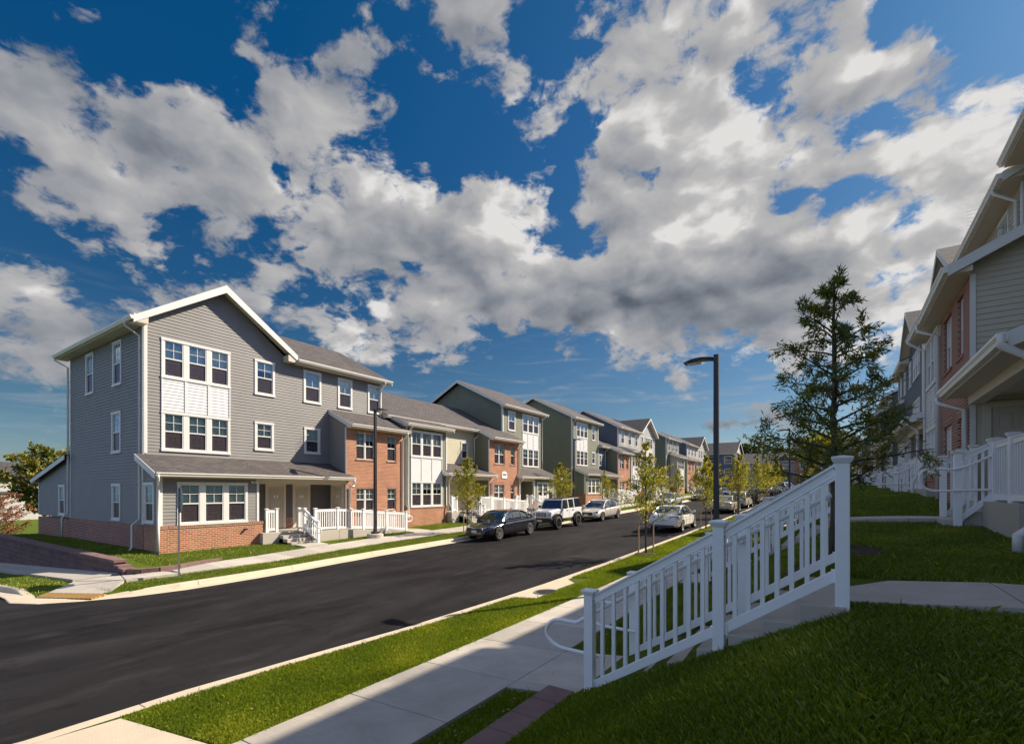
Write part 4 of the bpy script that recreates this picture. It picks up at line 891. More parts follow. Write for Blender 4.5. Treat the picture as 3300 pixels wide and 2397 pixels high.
def concmat(name, base, dark):
    m = bpy.data.materials.new(name); m.use_nodes = True
    N = NT(m.node_tree); b = N.n['Principled BSDF']; b.inputs['Roughness'].default_value = .88; b.inputs['Specular IOR Level'].default_value = .25
    geo = N('ShaderNodeNewGeometry'); pos = geo.outputs['Position']; sp = N('ShaderNodeSeparateXYZ', {0: pos})
    slab = N('ShaderNodeTexWhiteNoise', {'W': N.m('FLOOR', N.m('DIVIDE', N.m('SUBTRACT', sp.outputs[1], 5.16), 1.32))}, noise_dimensions='1D')
    f = N.mr(N.noise(pos, 1.3, 7, .68, .5), .35, .7)
    c = N.mix(f, base, dark)
    c = N('ShaderNodeVectorMath', {0: c, 'Scale': N.mr(slab.outputs[0], 0, 1, .86, 1.10)}, operation='SCALE').outputs[0]
    st = N('ShaderNodeCombineXYZ', {0: N.m('MULTIPLY', sp.outputs[0], 3), 1: N.m('MULTIPLY', sp.outputs[1], 60), 2: 0.0})
    c = N('ShaderNodeVectorMath', {0: c, 'Scale': N.mr(N.noise(st, 1.0, 3, .6), .3, .7, .92, 1.07)}, operation='SCALE').outputs[0]
    sp2 = N.mr(N.noise(pos, 9, 5, .7), .64, .72); c = N.mix(N.m('MULTIPLY', sp2, .35), c, (.22, .19, .15))
    N.set(b.inputs['Base Color'], c)
    bn = N('ShaderNodeBump', {'Strength': .35, 'Distance': .004, 'Height': N.noise(st, 1.5, 3, .6)}); N.l.new(bn.outputs[0], b.inputs['Normal'])
    return m
M['walk'] = concmat('sidewalk_concrete', (.47, .43, .37), (.36, .33, .285))
# ---------------------------------------------------------------- kerbs
def hroad(x, y):
    return Rz(y) if x >= -17.5 else Sz(x)+(Rz(y)+2.76)*max(0, 1+(x+17.5)/8)
def resample(path, step):
    out = [Vector(path[0])]; P_ = [Vector(p) for p in path]
    for a, c in zip(P_, P_[1:]):
        L = (c-a).length; n = max(1, int(L/step))
        out += [a+(c-a)*(k+1)/n for k in range(n)]
    return out
def kerb(path, side, hfun, g=.30, w=.17, joint=3):
    pts = resample([(p[0], p[1]) for p in path], .5); mb = MB(); prof = []
    for i, p in enumerate(pts):
        d = (pts[min(i+1, len(pts)-1)]-pts[max(i-1, 0)]).normalized(); n = Vector((-d.y, d.x))*side
        h = hfun(i, p); z = hroad(p.x, p.y)
        prof.append([(p.x+n.x*o, p.y+n.y*o, z+q) for o, q in ((-.02, .004), (0, .016), (g, .020), (g+.035, .02+h*.85), (g+.06, .02+h), (g+w+.03, .022+h), (g+w+.03, -.15))])
    for i, (A, B_) in enumerate(zip(prof, prof[1:])):
        s = 0.0
        if i % (joint*2) == 0: A = [tuple(Vector(a).lerp(Vector(b), .03)) for a, b in zip(A, B_)]
        for k in range(6): mb.add([A[k], A[k+1], B_[k+1], B_[k]], [(0, 1, 2, 3)])
        if i % (joint*2) == 0 : mb.poly(A)
        if i % (joint*2) == joint*2-1: mb.poly(B_)
    return mb.obj('kerb', M['kerb'])
def hl(i, p): return float(np.interp(p.y, [3.0, 4.3, 5.8], [0.0, .02, .125])) if p.x > -17.0 else float(np.interp(p.x, [-19, -17.8], [.125, .0]))
tag(kerb(LK, 1, hl), kind='structure')
tag(kerb(RK, -1, lambda i, p: float(np.interp(p.y, [1.4, 3.2], [.01, .115]))), kind='structure')
# ---------------------------------------------------------------- pavements
def slabs(name, near, far, yj, zf, m, gap=.011, th=.12):
    """near/far: functions of y giving x"""
    mb = MB()
    for a, c in zip(yj, yj[1:]):
        a2, c2 = a+gap/2, c-gap/2
        T_ = [(near(a2), a2), (far(a2), a2), (far(c2), c2), (near(c2), c2)]
        top = [(x, y, zf(x, y)) for x, y in T_]; mb.prism(top, [(x, y, z-th) for x, y, z in top])
    return tag(mb.obj(name, m, bevel=.006), kind='structure')
zr_ = lambda x, y: float(np.interp(x, [-5.02, -3.4], [Rz(y)+.245, Rz(y)+.315]))
slabs('sidewalk', lambda y: -5.0, lambda y: -3.42, [5.16+1.32*k for k in range(-8, 69)], zr_, M['walk'])
nl = lambda y: float(np.interp(y, [6.6, 8.1, 9.5, 12, 16], [-16.72, -16.68, -16.7, -17.15, -17.42])); fl = lambda y: float(np.interp(y, [6.6, 8.1, 9.5, 12, 16], [-17.35, -17.95, -18.1, -18.6, -18.95]))
zl_ = lambda x, y: Rz(y)+float(np.interp(x, [-19, -16.7], [.285, .225]))
slabs('sidewalk', nl, fl, [6.6+1.5*k for k in range(60)], zl_, M['walk'])
def pad(name, pts, m, th=.12): mb = MB(); mb.prism(pts, [(x, y, z-th) for x, y, z in pts]); return tag(mb.obj(name, m, bevel=.005), kind='structure')
pad('sidewalk', [(-16.74, 6.58, -2.52), (-17.33, 6.38, -2.50), (-18.2, 5.58, -2.58), (-16.9, 5.3, -2.56)], M['walk'])
pad('sidewalk', [(-16.91, 5.27, -2.56), (-18.21, 5.56, -2.585), (-18.4, 4.56, -2.62)], M['walk'])
pad('sidewalk', [(-16.9, 5.25, -2.57), (-18.38, 4.54, -2.63), (-17.35, 3.75, -2.70), (-15.75, 4.55, -2.68)], M['walk'])
M['dome'] = brickmat('tactile_yellow', (.50, .30, .07), (.42, .24, .06), (.22, .12, .04), .06, .06, .012, 'rx', .8, .3, 1.0, 0)
pad('tactile_paving', [(-15.72, 4.52, -2.672), (-17.33, 3.73, -2.692), (-16.95, 3.42, -2.712), (-15.50, 4.14, -2.698)], M['dome'], .06)
mb = MB()
for k in range(28):
    a = -18.42-1.5*k; c = a-1.488; zz = lambda x: Sz(x)+.24
    top = [(a, 4.5, zz(a)), (c, 4.5, zz(c)), (c, 5.62, zz(c)+.02), (a, 5.62, zz(a)+.02)]; mb.prism(top, [(x, y, z-.15) for x, y, z in top])
tag(mb.obj('sidewalk', M['walk'], bevel=.006), kind='structure')
# walkways to steps and ramps, landing of the near stair, manhole apron, driveway corner
pad('walkway', [(-18.72, 12.1, -2.38), (-19.55, 12.1, -2.34), (-19.55, 13.25, -2.32), (-18.8, 13.25, -2.36)], M['walk'])
for dy, z in ((0, -2.16), (12.3, -1.86)): pad('walkway', [(-18.97, 18.7+dy, z-.08), (-20.85, 18.7+dy, z), (-20.85, 20.0+dy, z), (-18.97, 20.0+dy, z-.06)], M['walk'])
pad('walkway', [(-18.97, 24.4, -2.10), (-19.9, 24.4, -1.98), (-19.9, 25.6, -1.96), (-18.97, 25.6, -2.08)], M['walk'])
pad('walkway', [(-3.40, 4.93, -2.425), (-2.02, 4.93, -2.27), (-2.02, 6.50, -2.26), (-3.40, 6.50, -2.42)], M['walk'])
pad('walkway', [(-3.40, 12.7, -2.37), (-2.25, 12.7, -2.24), (-2.25, 14.2, -2.22), (-3.40, 14.2, -2.34)], M['walk'])
def gpad(name, x0, x1, y0, y1, n):
    mb = MB()
    for k in range(n):
        a = x0+(x1-x0)*k/n+.006; c = x0+(x1-x0)*(k+1)/n-.006; za = max(gz(a, y0), gz(a, y1))+.035; zc = max(gz(c, y0), gz(c, y1))+.035
        top = [(a, y0, za), (c, y0, zc), (c, y1, zc), (a, y1, za)]; mb.prism(top, [(x, y, z-.15) for x, y, z in top])
    return tag(mb.obj(name, M['walk'], bevel=.005), kind='structure')
gpad('walkway', -.02, 4.9, 5.2, 6.42, 4); gpad('walkway', .05, 3.5, 12.75, 13.95, 3)
pad('inlet_apron', [(-6.58, 9.55, -2.59), (-5.75, 9.8, -2.55), (-5.72, 12.75, -2.52), (-6.5, 12.75, -2.56)], M['kerb'])
pad('pavement', [(-6.85, 2.1, -2.62), (-5.02, 2.35, -2.53), (-5.02, -1.5, -2.6), (-7.4, -1.5, -2.7)], M['kerb'])
mb = MB(); mb.lathe([(0, .0), (.30, .0), (.31, .004), (.31, -.05)], (-6.05, 10.6, -2.553), n=28, smooth=False)
for k in range(7):
    for q in range(7):
        x, y = (k-3)*.08, (q-3)*.08
        if x*x+y*y < .075: mb.box(-6.05+x-.025, -6.05+x+.025, 10.6+y-.025, 10.6+y+.025, -2.553, -2.545)
mh = mb.obj('manhole_cover', mat('cast_iron', (.07, .065, .06), .6, metal=.5, var=.4, vs=20)); tag(mh, 'round cast iron manhole cover in the concrete apron beside the kerb', 'manhole cover')
mb = MB(); mb.lathe([(.31, -.05), (.31, .006), (.36, .006), (.36, -.05)], (-6.05, 10.6, -2.556), n=28, smooth=False); mb.obj('cover_rim', M['metal'], mh)
# ---------------------------------------------------------------- segmental retaining wall and edging
M['block'] = brickmat('retaining_block', (.165, .085, .075), (.105, .062, .060), (.05, .032, .03), .44, .20, .008, 'wall', .9, .5, .8)
M['blockcap'] = mat('block_cap', (.21, .125, .115), .9, var=.35, vs=4, bump=.6, bs=40)
rw = thing('retaining_wall', 'reddish segmental block retaining wall stepping down beside the corner lawn', 'wall', (-18.6, 5.7, -2.6))
def W_(mb, x0, x1, y0, y1, z0, z1): mb.box(x0+18.6, x1+18.6, y0-5.7, y1-5.7, z0+2.6, z1+2.6)
mb = MB(); W_(mb, -37.5, -18.85, 5.62, 5.90, -4.6, -2.27); W_(mb, -18.85, -18.45, 5.62, 5.90, -3, -2.40); W_(mb, -18.45, -18.05, 5.62, 5.9, -3, -2.47)
W_(mb, -37.5, -37.2, 5.9, 9.0, -5, -2.6); mb.obj('block_courses', M['block'], rw)
mb = MB(); x = -37.5
while x < -18.9: W_(mb, x, min(x+.44, -18.80), 5.58, 5.93, -2.27, -2.19); x += .448
W_(mb, -18.82, -18.42, 5.58, 5.93, -2.40, -2.33); W_(mb, -18.42, -18.02, 5.58, 5.93, -2.475, -2.40); mb.obj('cap_course', M['blockcap'], rw)
mb = MB(); pth = [(-18.05, 5.72, -2.42), (-17.75, 5.95, -2.42), (-17.55, 6.35, -2.41), (-17.62, 6.9, -2.40), (-17.85, 7.4, -2.40), (-18.1, 8.0, -2.41), (-18.3, 8.5, -2.43)]
for a, c in zip(pth, pth[1:]): mb.bar((a[0]+18.6, a[1]-5.7, a[2]+2.6-.08), (c[0]+18.6, c[1]-5.7, c[2]+2.6-.08), .16, .2)
mb.obj('low_course', M['blockcap'], rw)
ew = thing('paver_edging', 'flat purplish paver strip between the grass patches in the foreground', 'edging', (-2.7, 4, -2.4))
y = 5.04
while y > -2:
    z = gz(-2.7, y)+.055; mb = MB(); mb.box(-.17, .17, y-.40-4, y-4, z+2.4-.2, z+2.4); mb.obj('paver_block', M['blockcap'], ew, bevel=.006); y -= .408
# ---------------------------------------------------------------- stairs
def stairs(label, x0, x1, z0, z1, y0, y1, n, direction=1):
    t = thing('steps', label, 'steps', (x0, (y0+y1)/2, z0)); mb = MB(); tr = (x1-x0)/n; rs = (z1-z0)/n
    for k in range(n):
        xa = x0+tr*k; xb = x1 if direction > 0 else x1
        a, c = sorted((xa-x0, x1-x0+(.05 if direction > 0 else -.05))); mb.box(a, c, -(y1-y0)/2+k*.0005, (y1-y0)/2-k*.0005, -.9+k*.002, rs*(k+1))
    mb.obj('treads', M['conc'], t, bevel=.008); return t
stairs('concrete steps between the two white railings in the foreground', -2.0, 0.0, -2.27, -.985, 4.90, 6.5, 7)
stairs('concrete steps farther along the right pavement, behind the foreground steps', -2.2, .03, -2.24, -.66, 12.7, 14.2, 8)
def railing(name, label, posts, spans, pipe=None, pw=.105, detail=True, group=None, cat='railing', caps=True):
    """posts: (x,y,zbase,ztop); spans: (i,j,topA,topB,botA,botB,n)"""
    ox, oy, oz = posts[0][0], posts[0][1], posts[0][2]
    t = thing(name, label, cat, (ox, oy, oz), group=group); L = lambda x, y, z: (x-ox, y-oy, z-oz)
    pm = MB()
    for x, y, zb, zt in posts:
        pm = MB()
        a = L(x, y, zb); c = L(x, y, zt); h = pw/2
        pm.box(a[0]-h, a[0]+h, a[1]-h, a[1]+h, a[2]-.1, c[2]-.05)
        if caps:
            cz = c[2]; k = h+.028
            pm.prism([(a[0]-h-.006, a[1]-h-.006, cz-.07), (a[0]+h+.006, a[1]-h-.006, cz-.07), (a[0]+h+.006, a[1]+h+.006, cz-.07), (a[0]-h-.006, a[1]+h+.006, cz-.07)], [(a[0]-k, a[1]-k, cz-.032), (a[0]+k, a[1]-k, cz-.032), (a[0]+k, a[1]+k, cz-.032), (a[0]-k, a[1]+k, cz-.032)])
            pm.box(a[0]-k, a[0]+k, a[1]-k, a[1]+k, cz-.031, cz-.014)
            pm.prism([(a[0]-k, a[1]-k, cz-.0135), (a[0]+k, a[1]-k, cz-.0135), (a[0]+k, a[1]+k, cz-.0135), (a[0]-k, a[1]+k, cz-.0135)], [(a[0]-.01, a[1]-.01, cz), (a[0]+.01, a[1]-.01, cz), (a[0]+.01, a[1]+.01, cz), (a[0]-.01, a[1]+.01, cz)])
        pm.obj('post', M['white'], t, bevel=.004 if detail else 0)
    bm_ = MB()
    for (i, j, ta, tb, ba, bb, n) in spans:
        A, B_ = posts[i], posts[j]; d = Vector((B_[0]-A[0], B_[1]-A[1])); Ln = d.length; d /= Ln; e = pw/2
        pa = (A[0]+d.x*e, A[1]+d.y*e); pb = (B_[0]-d.x*e, B_[1]-d.y*e)
        m_ = MB(); m_.bar(L(*pa, ta-.055), L(*pb, tb-.055), .045, .085); m_.bar(L(*pa, ta-.008), L(*pb, tb-.008), .075, .022); m_.bar(L(*pa, ta-.10), L(*pb, tb-.10), .052, .012)
        m_.obj('top_rail', M['white'], t, bevel=.004 if detail else 0)
        m_ = MB(); m_.bar(L(*pa, ba-.04), L(*pb, bb-.04), .045, .088)
        if detail:
            for q, zz in ((pa, ba), (pb, bb)): m_.box(q[0]-ox-.028*abs(d.x)-.03*abs(d.y), q[0]-ox+.028*abs(d.x)+.03*abs(d.y), q[1]-oy-.03, q[1]-oy+.03, zz-oz-.10, zz-oz+.012)
        m_.obj('bottom_rail', M['white'], t, bevel=.004 if detail else 0)
        for k in range(n):
            f = (k+.5+.0)/n; f = (k+.75)/(n+.5); x = pa[0]+(pb[0]-pa[0])*f; y = pa[1]+(pb[1]-pa[1])*f
            zt = ta+(tb-ta)*f-.09; zb = ba+(bb-ba)*f-.01; q = L(x, y, 0); hh = .0185
            if detail: bm_ = MB()
            bm_.box(q[0]-hh, q[0]+hh, q[1]-hh, q[1]+hh, zb-oz, zt-oz)
            if detail: bm_.obj('baluster', M['white'], t)
    if not detail and bm_.v: bm_.obj('balusters', M['white'], t)
    if pipe:
        for P_ in pipe:
            m_ = MB(); m_.tube([L(*q) for q in P_], .0215, 10); m_.obj('handrail', M['white'], t)
    return t
def smooth(pts, n=5):
    P_ = [Vector(p) for p in pts]; P_ = [P_[0]*2-P_[1]]+P_+[P_[-1]*2-P_[-2]]; out = []
    for i in range(1, len(P_)-2):
        for k in range(n):
            t = k/n; a, b_, c, d = P_[i-1:i+3]; out.append(.5*((2*b_)+(c-a)*t+(2*a-5*b_+4*c-d)*t*t+(3*b_-a-3*c+d)*t**3))
    return out+[P_[-2]]
def pipe(y, s=1): return smooth([(-2.20, y, -1.885), (-2.5, y, -1.885), (-2.78, y, -1.87), (-2.93, y, -1.78), (-2.95, y, -1.68), (-2.88, y, -1.585), (-2.78, y, -1.55), (-2.58, y, -1.548), (-2.52, y, -1.53), (-2.28, y, -1.375), (-.93, y, -.55), (-.06, y, -.05)])
SP = [(0, 1, -1.16, -.40, -2.13, -1.33, 9), (1, 2, -.37, .224, -1.28, -.69, 7)]
railing('stair_railing', 'nearest white vinyl stair railing with three posts climbing from the pavement', [(-2.315, 5, -2.235, -1.10), (-.955, 5, -1.56, -.28), (.03, 5, -1.06, .30)], SP, [pipe(5.13), smooth([(-2.2, 5.05, -1.885), (-2.2, 5.13, -1.885)])])
railing('stair_railing', 'white vinyl stair railing on the far side of the foreground steps', [(-2.315, 6.42, -2.235, -1.10), (-.955, 6.42, -1.56, -.28), (.03, 6.42, -1.06, .30)], SP, [pipe(6.29), smooth([(-.955, 6.36, -.62), (-.955, 6.29, -.60)])])
def dsh(P_, dx, dy, dz): return [(q[0]+dx, q[1]+dy, q[2]+dz) for q in P_]
SP2 = [(0, 1, -1.10, -.22, -2.06, -1.20, 9), (1, 2, -.20, .50, -1.16, -.40, 8)]
pts2 = [(-2.70, 12.85, -2.25, -1.04), (-1.37, 12.85, -1.50, -.154), (-.1, 12.85, -.80, .56)]
railing('stair_railing', 'white stair railing of the second flight, on the side nearer the camera', pts2, SP2)
railing('stair_railing', 'white stair railing of the second flight, on its far side', [(x, y+1.3, a, c) for x, y, a, c in pts2], SP2, [smooth([(-2.6, 14, -1.8), (-3.1, 14, -1.8), (-3.25, 14, -1.65), (-3.1, 14, -1.5), (-2.85, 14, -1.5), (-1.37, 14, -.42), (-.1, 14, .35)])])
for k, y in enumerate((23.0, 33.0)):
    dzb = Rz(y)+.30; top = Uz(y)+.02; w1 = .1+max(0, y-18)*.012
    P3 = [(-2.7, y, dzb, dzb+1.12), (-1.4, y, (dzb+top)/2, (dzb+top)/2+1.2), (w1, y, top, top+1.12)]; m1 = (dzb+top)/2
    S3 = [(0, 1, dzb+1.02, m1+1.08, dzb+.18, m1+.22, 8), (1, 2, m1+1.1, top+1.04, m1+.24, top+.18, 8)]
    nm = ['third', 'fourth', 'fifth'][k]
    railing('stair_railing', 'white stair railing of the %s flight from the camera along the right lawn' % nm, P3, S3, detail=False)
    st = stairs('concrete steps of the %s flight up the right lawn bank' % nm, -2.5, w1, dzb, top, y, y+1.4, 9)
# ---------------------------------------------------------------- porch steps, ramps and rails
def porch_front(b, sA, fl, label, detail, side=-1, ramp=True, nm=('', '')):
    """sA: world Y of the bay end; fl: floor height; side -1 = left row (X grows toward the street)"""
    X = lambda t: b.X+b.sx*t
    # deck extension, ramp
    d = 1
    dk = thing('porch_deck', 'concrete porch deck with %s' % label[0], 'porch deck', (X(1.43), sA+2, fl-.5))
    mb = MB(); f = lambda t, y, z: (X(t)-X(1.43), y-sA-2, z-fl+.5)
    mb.prism([f(1.73, sA+1.95, fl-.004), f(2.6, sA+1.95, fl-.004), f(2.6, sA+3.25, fl-.004), f(1.73, sA+3.25, fl-.004)], [f(1.73, sA+1.95, fl-1.2), f(2.6, sA+1.95, fl-1.2), f(2.6, sA+3.25, fl-1.2), f(1.73, sA+3.25, fl-1.2)])
    if ramp:
        mb.prism([f(1.45, sA+3.26, fl-.006), f(2.6, sA+3.26, fl-.006), f(2.6, sA+7.6, fl-.35), f(1.45, sA+7.6, fl-.35)], [f(1.45, sA+3.26, fl-1.2), f(2.6, sA+3.26, fl-1.2), f(2.6, sA+7.6, fl-1.2), f(1.45, sA+7.6, fl-1.2)])
    n = 3
    for k in range(n): mb.prism(*[[f(1.74, sA+.75, z), f(2.05+.32*(n-1-k), sA+.75, z), f(2.05+.32*(n-1-k), sA+1.9, z), f(1.74, sA+1.9, z)] for z in (fl-.14*(n-k), fl-1.1)])
    mb.obj('deck_slab', M['conc'], dk, bevel=.008)
    g = fl-.5; tr = fl+.98; br = fl+.16
    R_ = lambda lab, P_, S_, pp=None, dt=detail: railing('porch_railing', lab, P_, S_, pp, detail=dt, group='white porch railings of the townhouses')
    R_(label[1], [(X(1.48), sA+.32, fl, fl+1.06), (X(1.48), sA+.78, fl, fl+1.06)], [(0, 1, tr, tr, br, br, 3)])
    xs0, xs1 = X(1.95), X(2.95)
    R_(label[2], [(X(1.50), sA+1.85, fl, fl+1.06), (xs0, sA+1.85, fl-.0, fl+1.06), (xs1, sA+1.87, g-.05, g+1.0)], [(0, 1, tr, tr, br, br, 2), (1, 2, tr, g+.92, br-.02, g+.14, 6)],
       [smooth([(xs0, sA+1.76, fl+.80), (xs1, sA+1.76, g+.72), (xs1+.28*b.sx, sA+1.76, g+.70), (xs1+.38*b.sx, sA+1.76, g+.58), (xs1+.3*b.sx, sA+1.76, g+.47), (xs1, sA+1.76, g+.46)])])
    ys_ = [sA+2.0, sA+3.2, sA+4.7, sA+6.2, sA+7.6] if ramp else [sA+2.0, sA+3.2]
    zf = lambda y: fl-.35*max(0, y-sA-3.2)/4.4
    R_(label[3], [(X(2.53), y, zf(y)-.05, zf(y)+1.06) for y in ys_], [(i, i+1, zf(ys_[i])+.98, zf(ys_[i+1])+.98, zf(ys_[i])+.14, zf(ys_[i+1])+.14, 9) for i in range(len(ys_)-1)],
       [smooth([(X(2.45), sA+4.8, zf(sA+4.8)+.8), (X(2.45), sA+7.6, zf(sA+7.6)+.8), (X(2.45), sA+8.0, fl+.44), (X(2.45), sA+8.15, fl+.3), (X(2.45), sA+8.0, fl+.14), (X(2.45), sA+7.5, fl+.14)])] if ramp else None)
    if ramp: R_(label[4], [(X(1.56), y, zf(y)-.05, zf(y)+1.06) for y in ys_[2:]], [(i, i+1, zf(ys_[i+2])+.98, zf(ys_[i+3])+.98, zf(ys_[i+2])+.14, zf(ys_[i+3])+.14, 9) for i in range(len(ys_)-3)], dt=False)
class Fr: pass
def fr(X, sx): q = Fr(); q.X = X; q.sx = sx; return q
L_ = lambda w: ('steps and ramp at '+w, 'short white railing beside the steps at '+w, 'white looped step railing at '+w, 'long white street-side ramp railing at '+w, 'white ramp railing nearest the wall at '+w)
porch_front(fr(XL, 1), 11.28, -1.85, L_('the grey end block'), True)
porch_front(fr(XL, 1), 23.6, -1.4, L_('the cream recess left of the number sign'), False)
porch_front(fr(XL, 1), 31.2, -1.4, L_('the last porch of the first left row'), False, ramp=False)
porch_front(fr(XL, 1), 48.0, -.85, L_('the first porch of the middle left row'), False)
porch_front(fr(XL, 1), 61.0, -.5, L_('the second porch of the middle left row'), False)
porch_front(fr(XL, 1), 83.0, -.05, L_('the brick part of the farthest left row'), False)
# right side porches: mirrored toward the street
def porch_right(y0, fl, w, detail):
    X1 = XR-1.6; g = fl-.38
    railing('porch_railing', 'white railing rising with the steps at '+w, [(X1-.47, y0, g-.05, fl+.94), (X1, y0, g, fl+1.14)], [(0, 1, fl+.84, fl+1.05, g+.12, fl+.10, 3)],
        [smooth([(X1, y0-.08, fl+.22), (X1-.47, y0-.08, fl+.20), (X1-.85, y0-.08, fl+.20), (X1-1.0, y0-.08, fl+.33), (X1-1.02, y0-.08, fl+.47), (X1-.9, y0-.08, fl+.60), (X1-.47, y0-.08, fl+.60), (X1, y0-.08, fl+.84)])], detail=detail, group='white porch railings of the townhouses', pw=.115)
    railing('porch_railing', 'white railing along the porch edge at '+w, [(X1+.02, y0-.12-k*1.0, fl-.05, fl+1.14) for k in range(3)], [(k, k+1, fl+1.05, fl+1.05, fl+.12, fl+.12, 6) for k in range(2)], detail=detail, group='white porch railings of the townhouses', pw=.115)
    railing('porch_railing', 'white railing past the steps at '+w, [(X1-.47, y0+1.5, g-.05, fl+.94), (X1, y0+1.5, g, fl+1.14), (X1, y0+2.7, fl, fl+1.14)], [(0, 1, fl+.84, fl+1.05, g+.12, fl+.10, 3), (1, 2, fl+1.05, fl+1.05, fl+.12, fl+.12, 8)], detail=False, group='white porch railings of the townhouses')
    t = thing('porch_deck', 'low concrete porch deck at '+w, 'porch deck', (X1, y0, fl-.4)); mb = MB(); mb.box(-.06, .18, -4.0, 2.8, -.8, .396); mb.box(-.38, -.07, .07, 1.4, -.8, .21); mb.box(-.66, -.385, .07, 1.4, -.8, .06); mb.obj('deck_slab', M['conc'], t, bevel=.01)
porch_right(12.0, -.20, 'the nearest right-hand house', True)
porch_right(23.5, .05, 'the second right-hand porch', False)
for k, (y, z) in enumerate(((31.5, .1), (44, .35), (56, .6), (74, .95))): porch_right(y, z, ['the third', 'the fourth', 'the fifth', 'the farthest'][k]+' right-hand porch', False)
# ---------------------------------------------------------------- lamps, signs
def lamp(label, x, y, zb, H, arm, base=False, r=.065):
    t = thing('street_lamp', label, 'street lamp', (x, y, zb), 0, 'dark street lamps')
    mb = MB(); mb.prism([(-r, -r, 0), (r, -r, 0), (r, r, 0), (-r, r, 0)], [(-r*.85, -r*.85, H), (r*.85, -r*.85, H), (r*.85, r*.85, H), (-r*.85, r*.85, H)]); mb.box(-.14, .14, -.14, .14, 0, .10); mb.obj('pole', M['lamp'], t)
    mb = MB(); s = arm; zt = H-.08; n = 9
    top = []; bot = []
    for k in range(n):
        u_ = k/(n-1); X_ = s*(r+u_*.72); w = .045+.12*math.sin(min(1, u_*1.25)*math.pi/2)*(1 if u_ < .85 else .8); z = zt+.02+.05*math.sin(u_*2.2)-.10*u_*u_; th = .065*(1-u_)+.028
        top.append([(X_, -w, z), (X_, w, z)]); bot.append([(X_, -w, z-th), (X_, w, z-th)])
    for k in range(n-1):
        mb.quad(top[k][0], top[k][1], top[k+1][1], top[k+1][0]); mb.quad(bot[k][0], bot[k][1], bot[k+1][1], bot[k+1][0]); mb.quad(top[k][0], top[k+1][0], bot[k+1][0], bot[k][0]); mb.quad(top[k][1], top[k+1][1], bot[k+1][1], bot[k][1])
    mb.quad(top[-1][0], top[-1][1], bot[-1][1], bot[-1][0]); hd = mb.obj('lamp_head', M['lamp'], t)
    mb = MB(); mb.box(min(s*.38, s*.70), max(s*.38, s*.70), -.10, .10, zt-.085, zt-.07); mb.obj('light_panel', mat('lamp_lens', (.5, .5, .48), .3), hd)
    if base: mb = MB(); mb.lathe([(0, .005), (.36, .005), (.40, -.03), (.40, -.5)], (0, 0, 0), n=24, smooth=False); mb.obj('footing', M['conc'], t)
lamp('tall dark lamp post right of centre, behind the foreground railing', -2.60, 13.25, -2.25, 5.74, -1)
lamp('dark lamp post on a round concrete footing before the brick section of the left row', -19.05, 16.1, -2.14, 6.2, 1, True)
lamp('dark lamp post in front of the olive end block of the middle left row', -19.05, 37.9, -1.75, 6.25, 1)
lamp('dark lamp post near the farthest left row, seen above the cars', -19.05, 66.8, -1.0, 6.25, 1)
lamp('dark lamp post among the oak leaves on the right lawn', -2.9, 40, -.55, 5.0, -1)
lamp('farthest dark lamp post, in front of the brick-fronted house', -3.1, 62, -.2, 5.3, -1)
t = thing('stop_sign', 'stop sign seen from behind, almost edge-on, at the corner kerb', 'road sign', (-16.3, 6.4, -2.62), R(169.6-180))
mb = MB(); mb.box(-.025, .025, -.02, .02, -.1, 2.75); mb.obj('post', M['metal'], t)
oc = [(.38*math.cos(R(22.5+45*k))/math.cos(R(22.5)), 2.34+.38*math.sin(R(22.5+45*k))/math.cos(R(22.5))) for k in range(8)]
mb = MB(); mb.prism([(a, .021, z) for a, z in oc], [(a, .025, z) for a, z in oc]); pl = mb.obj('sign_plate', M['metal'], t)
mb = MB(); mb.prism([(a*.97, .0255, 2.34+(z-2.34)*.97) for a, z in oc], [(a*.97, .027, 2.34+(z-2.34)*.97) for a, z in oc]); mb.obj('red_face', mat('sign_red', (.45, .02, .02), .4), pl)
m4 = Matrix(((-1, 0, 0, 0), (0, 0, 1, .028), (0, 1, 0, 2.34), (0, 0, 0, 1))); text_obj('lettering', 'STOP', .28, M['white'], pl, m4, .001)
# ---------------------------------------------------------------- leaves and trees
def leafmat(name, c1, c2, c3, trans=.45, rough=.5):
    m = bpy.data.materials.new(name); m.use_nodes = True
    N = NT(m.node_tree); N.n.clear()
    at = N('ShaderNodeAttribute', attribute_name='rnd')
    c = N.ramp(at.outputs['Fac'], [(0, c1), (.55, c2), (1, c3)])
    d = N('ShaderNodeBsdfDiffuse', {0: c}); tr = N('ShaderNodeBsdfTranslucent', {0: N('ShaderNodeVectorMath', {0: c, 1: (1.5, 1.35, .6)}, operation='MULTIPLY').outputs[0]})
    g = N('ShaderNodeBsdfGlossy', {'Color': (.9, .95, .8, 1), 'Roughness': rough})
    a = N('ShaderNodeMixShader', {0: trans, 1: d, 2: tr}); b_ = N('ShaderNodeMixShader', {0: .05, 1: a, 2: g}); N('ShaderNodeOutputMaterial', {0: b_})
    return m
M['leaf_young'] = leafmat('young_leaf', (.13, .16, .012), (.27, .28, .018), (.42, .34, .03), .5)
M['leaf_oak'] = leafmat('willow_oak_leaf', (.06, .095, .022), (.12, .16, .03), (.28, .26, .04), .5)
M['leaf_big'] = leafmat('oak_leaf', (.05, .08, .012), (.16, .17, .02), (.36, .27, .05), .35)
M['leaf_red'] = leafmat('red_leaf', (.16, .05, .025), (.30, .10, .05), (.42, .17, .08), .35)
M['leaf_far'] = leafmat('dark_tree_leaf', (.018, .035, .010), (.035, .06, .014), (.09, .10, .02), .3)
M['leaf_gold'] = leafmat('golden_green_leaf', (.05, .08, .008), (.16, .19, .012), (.34, .32, .03), .5)
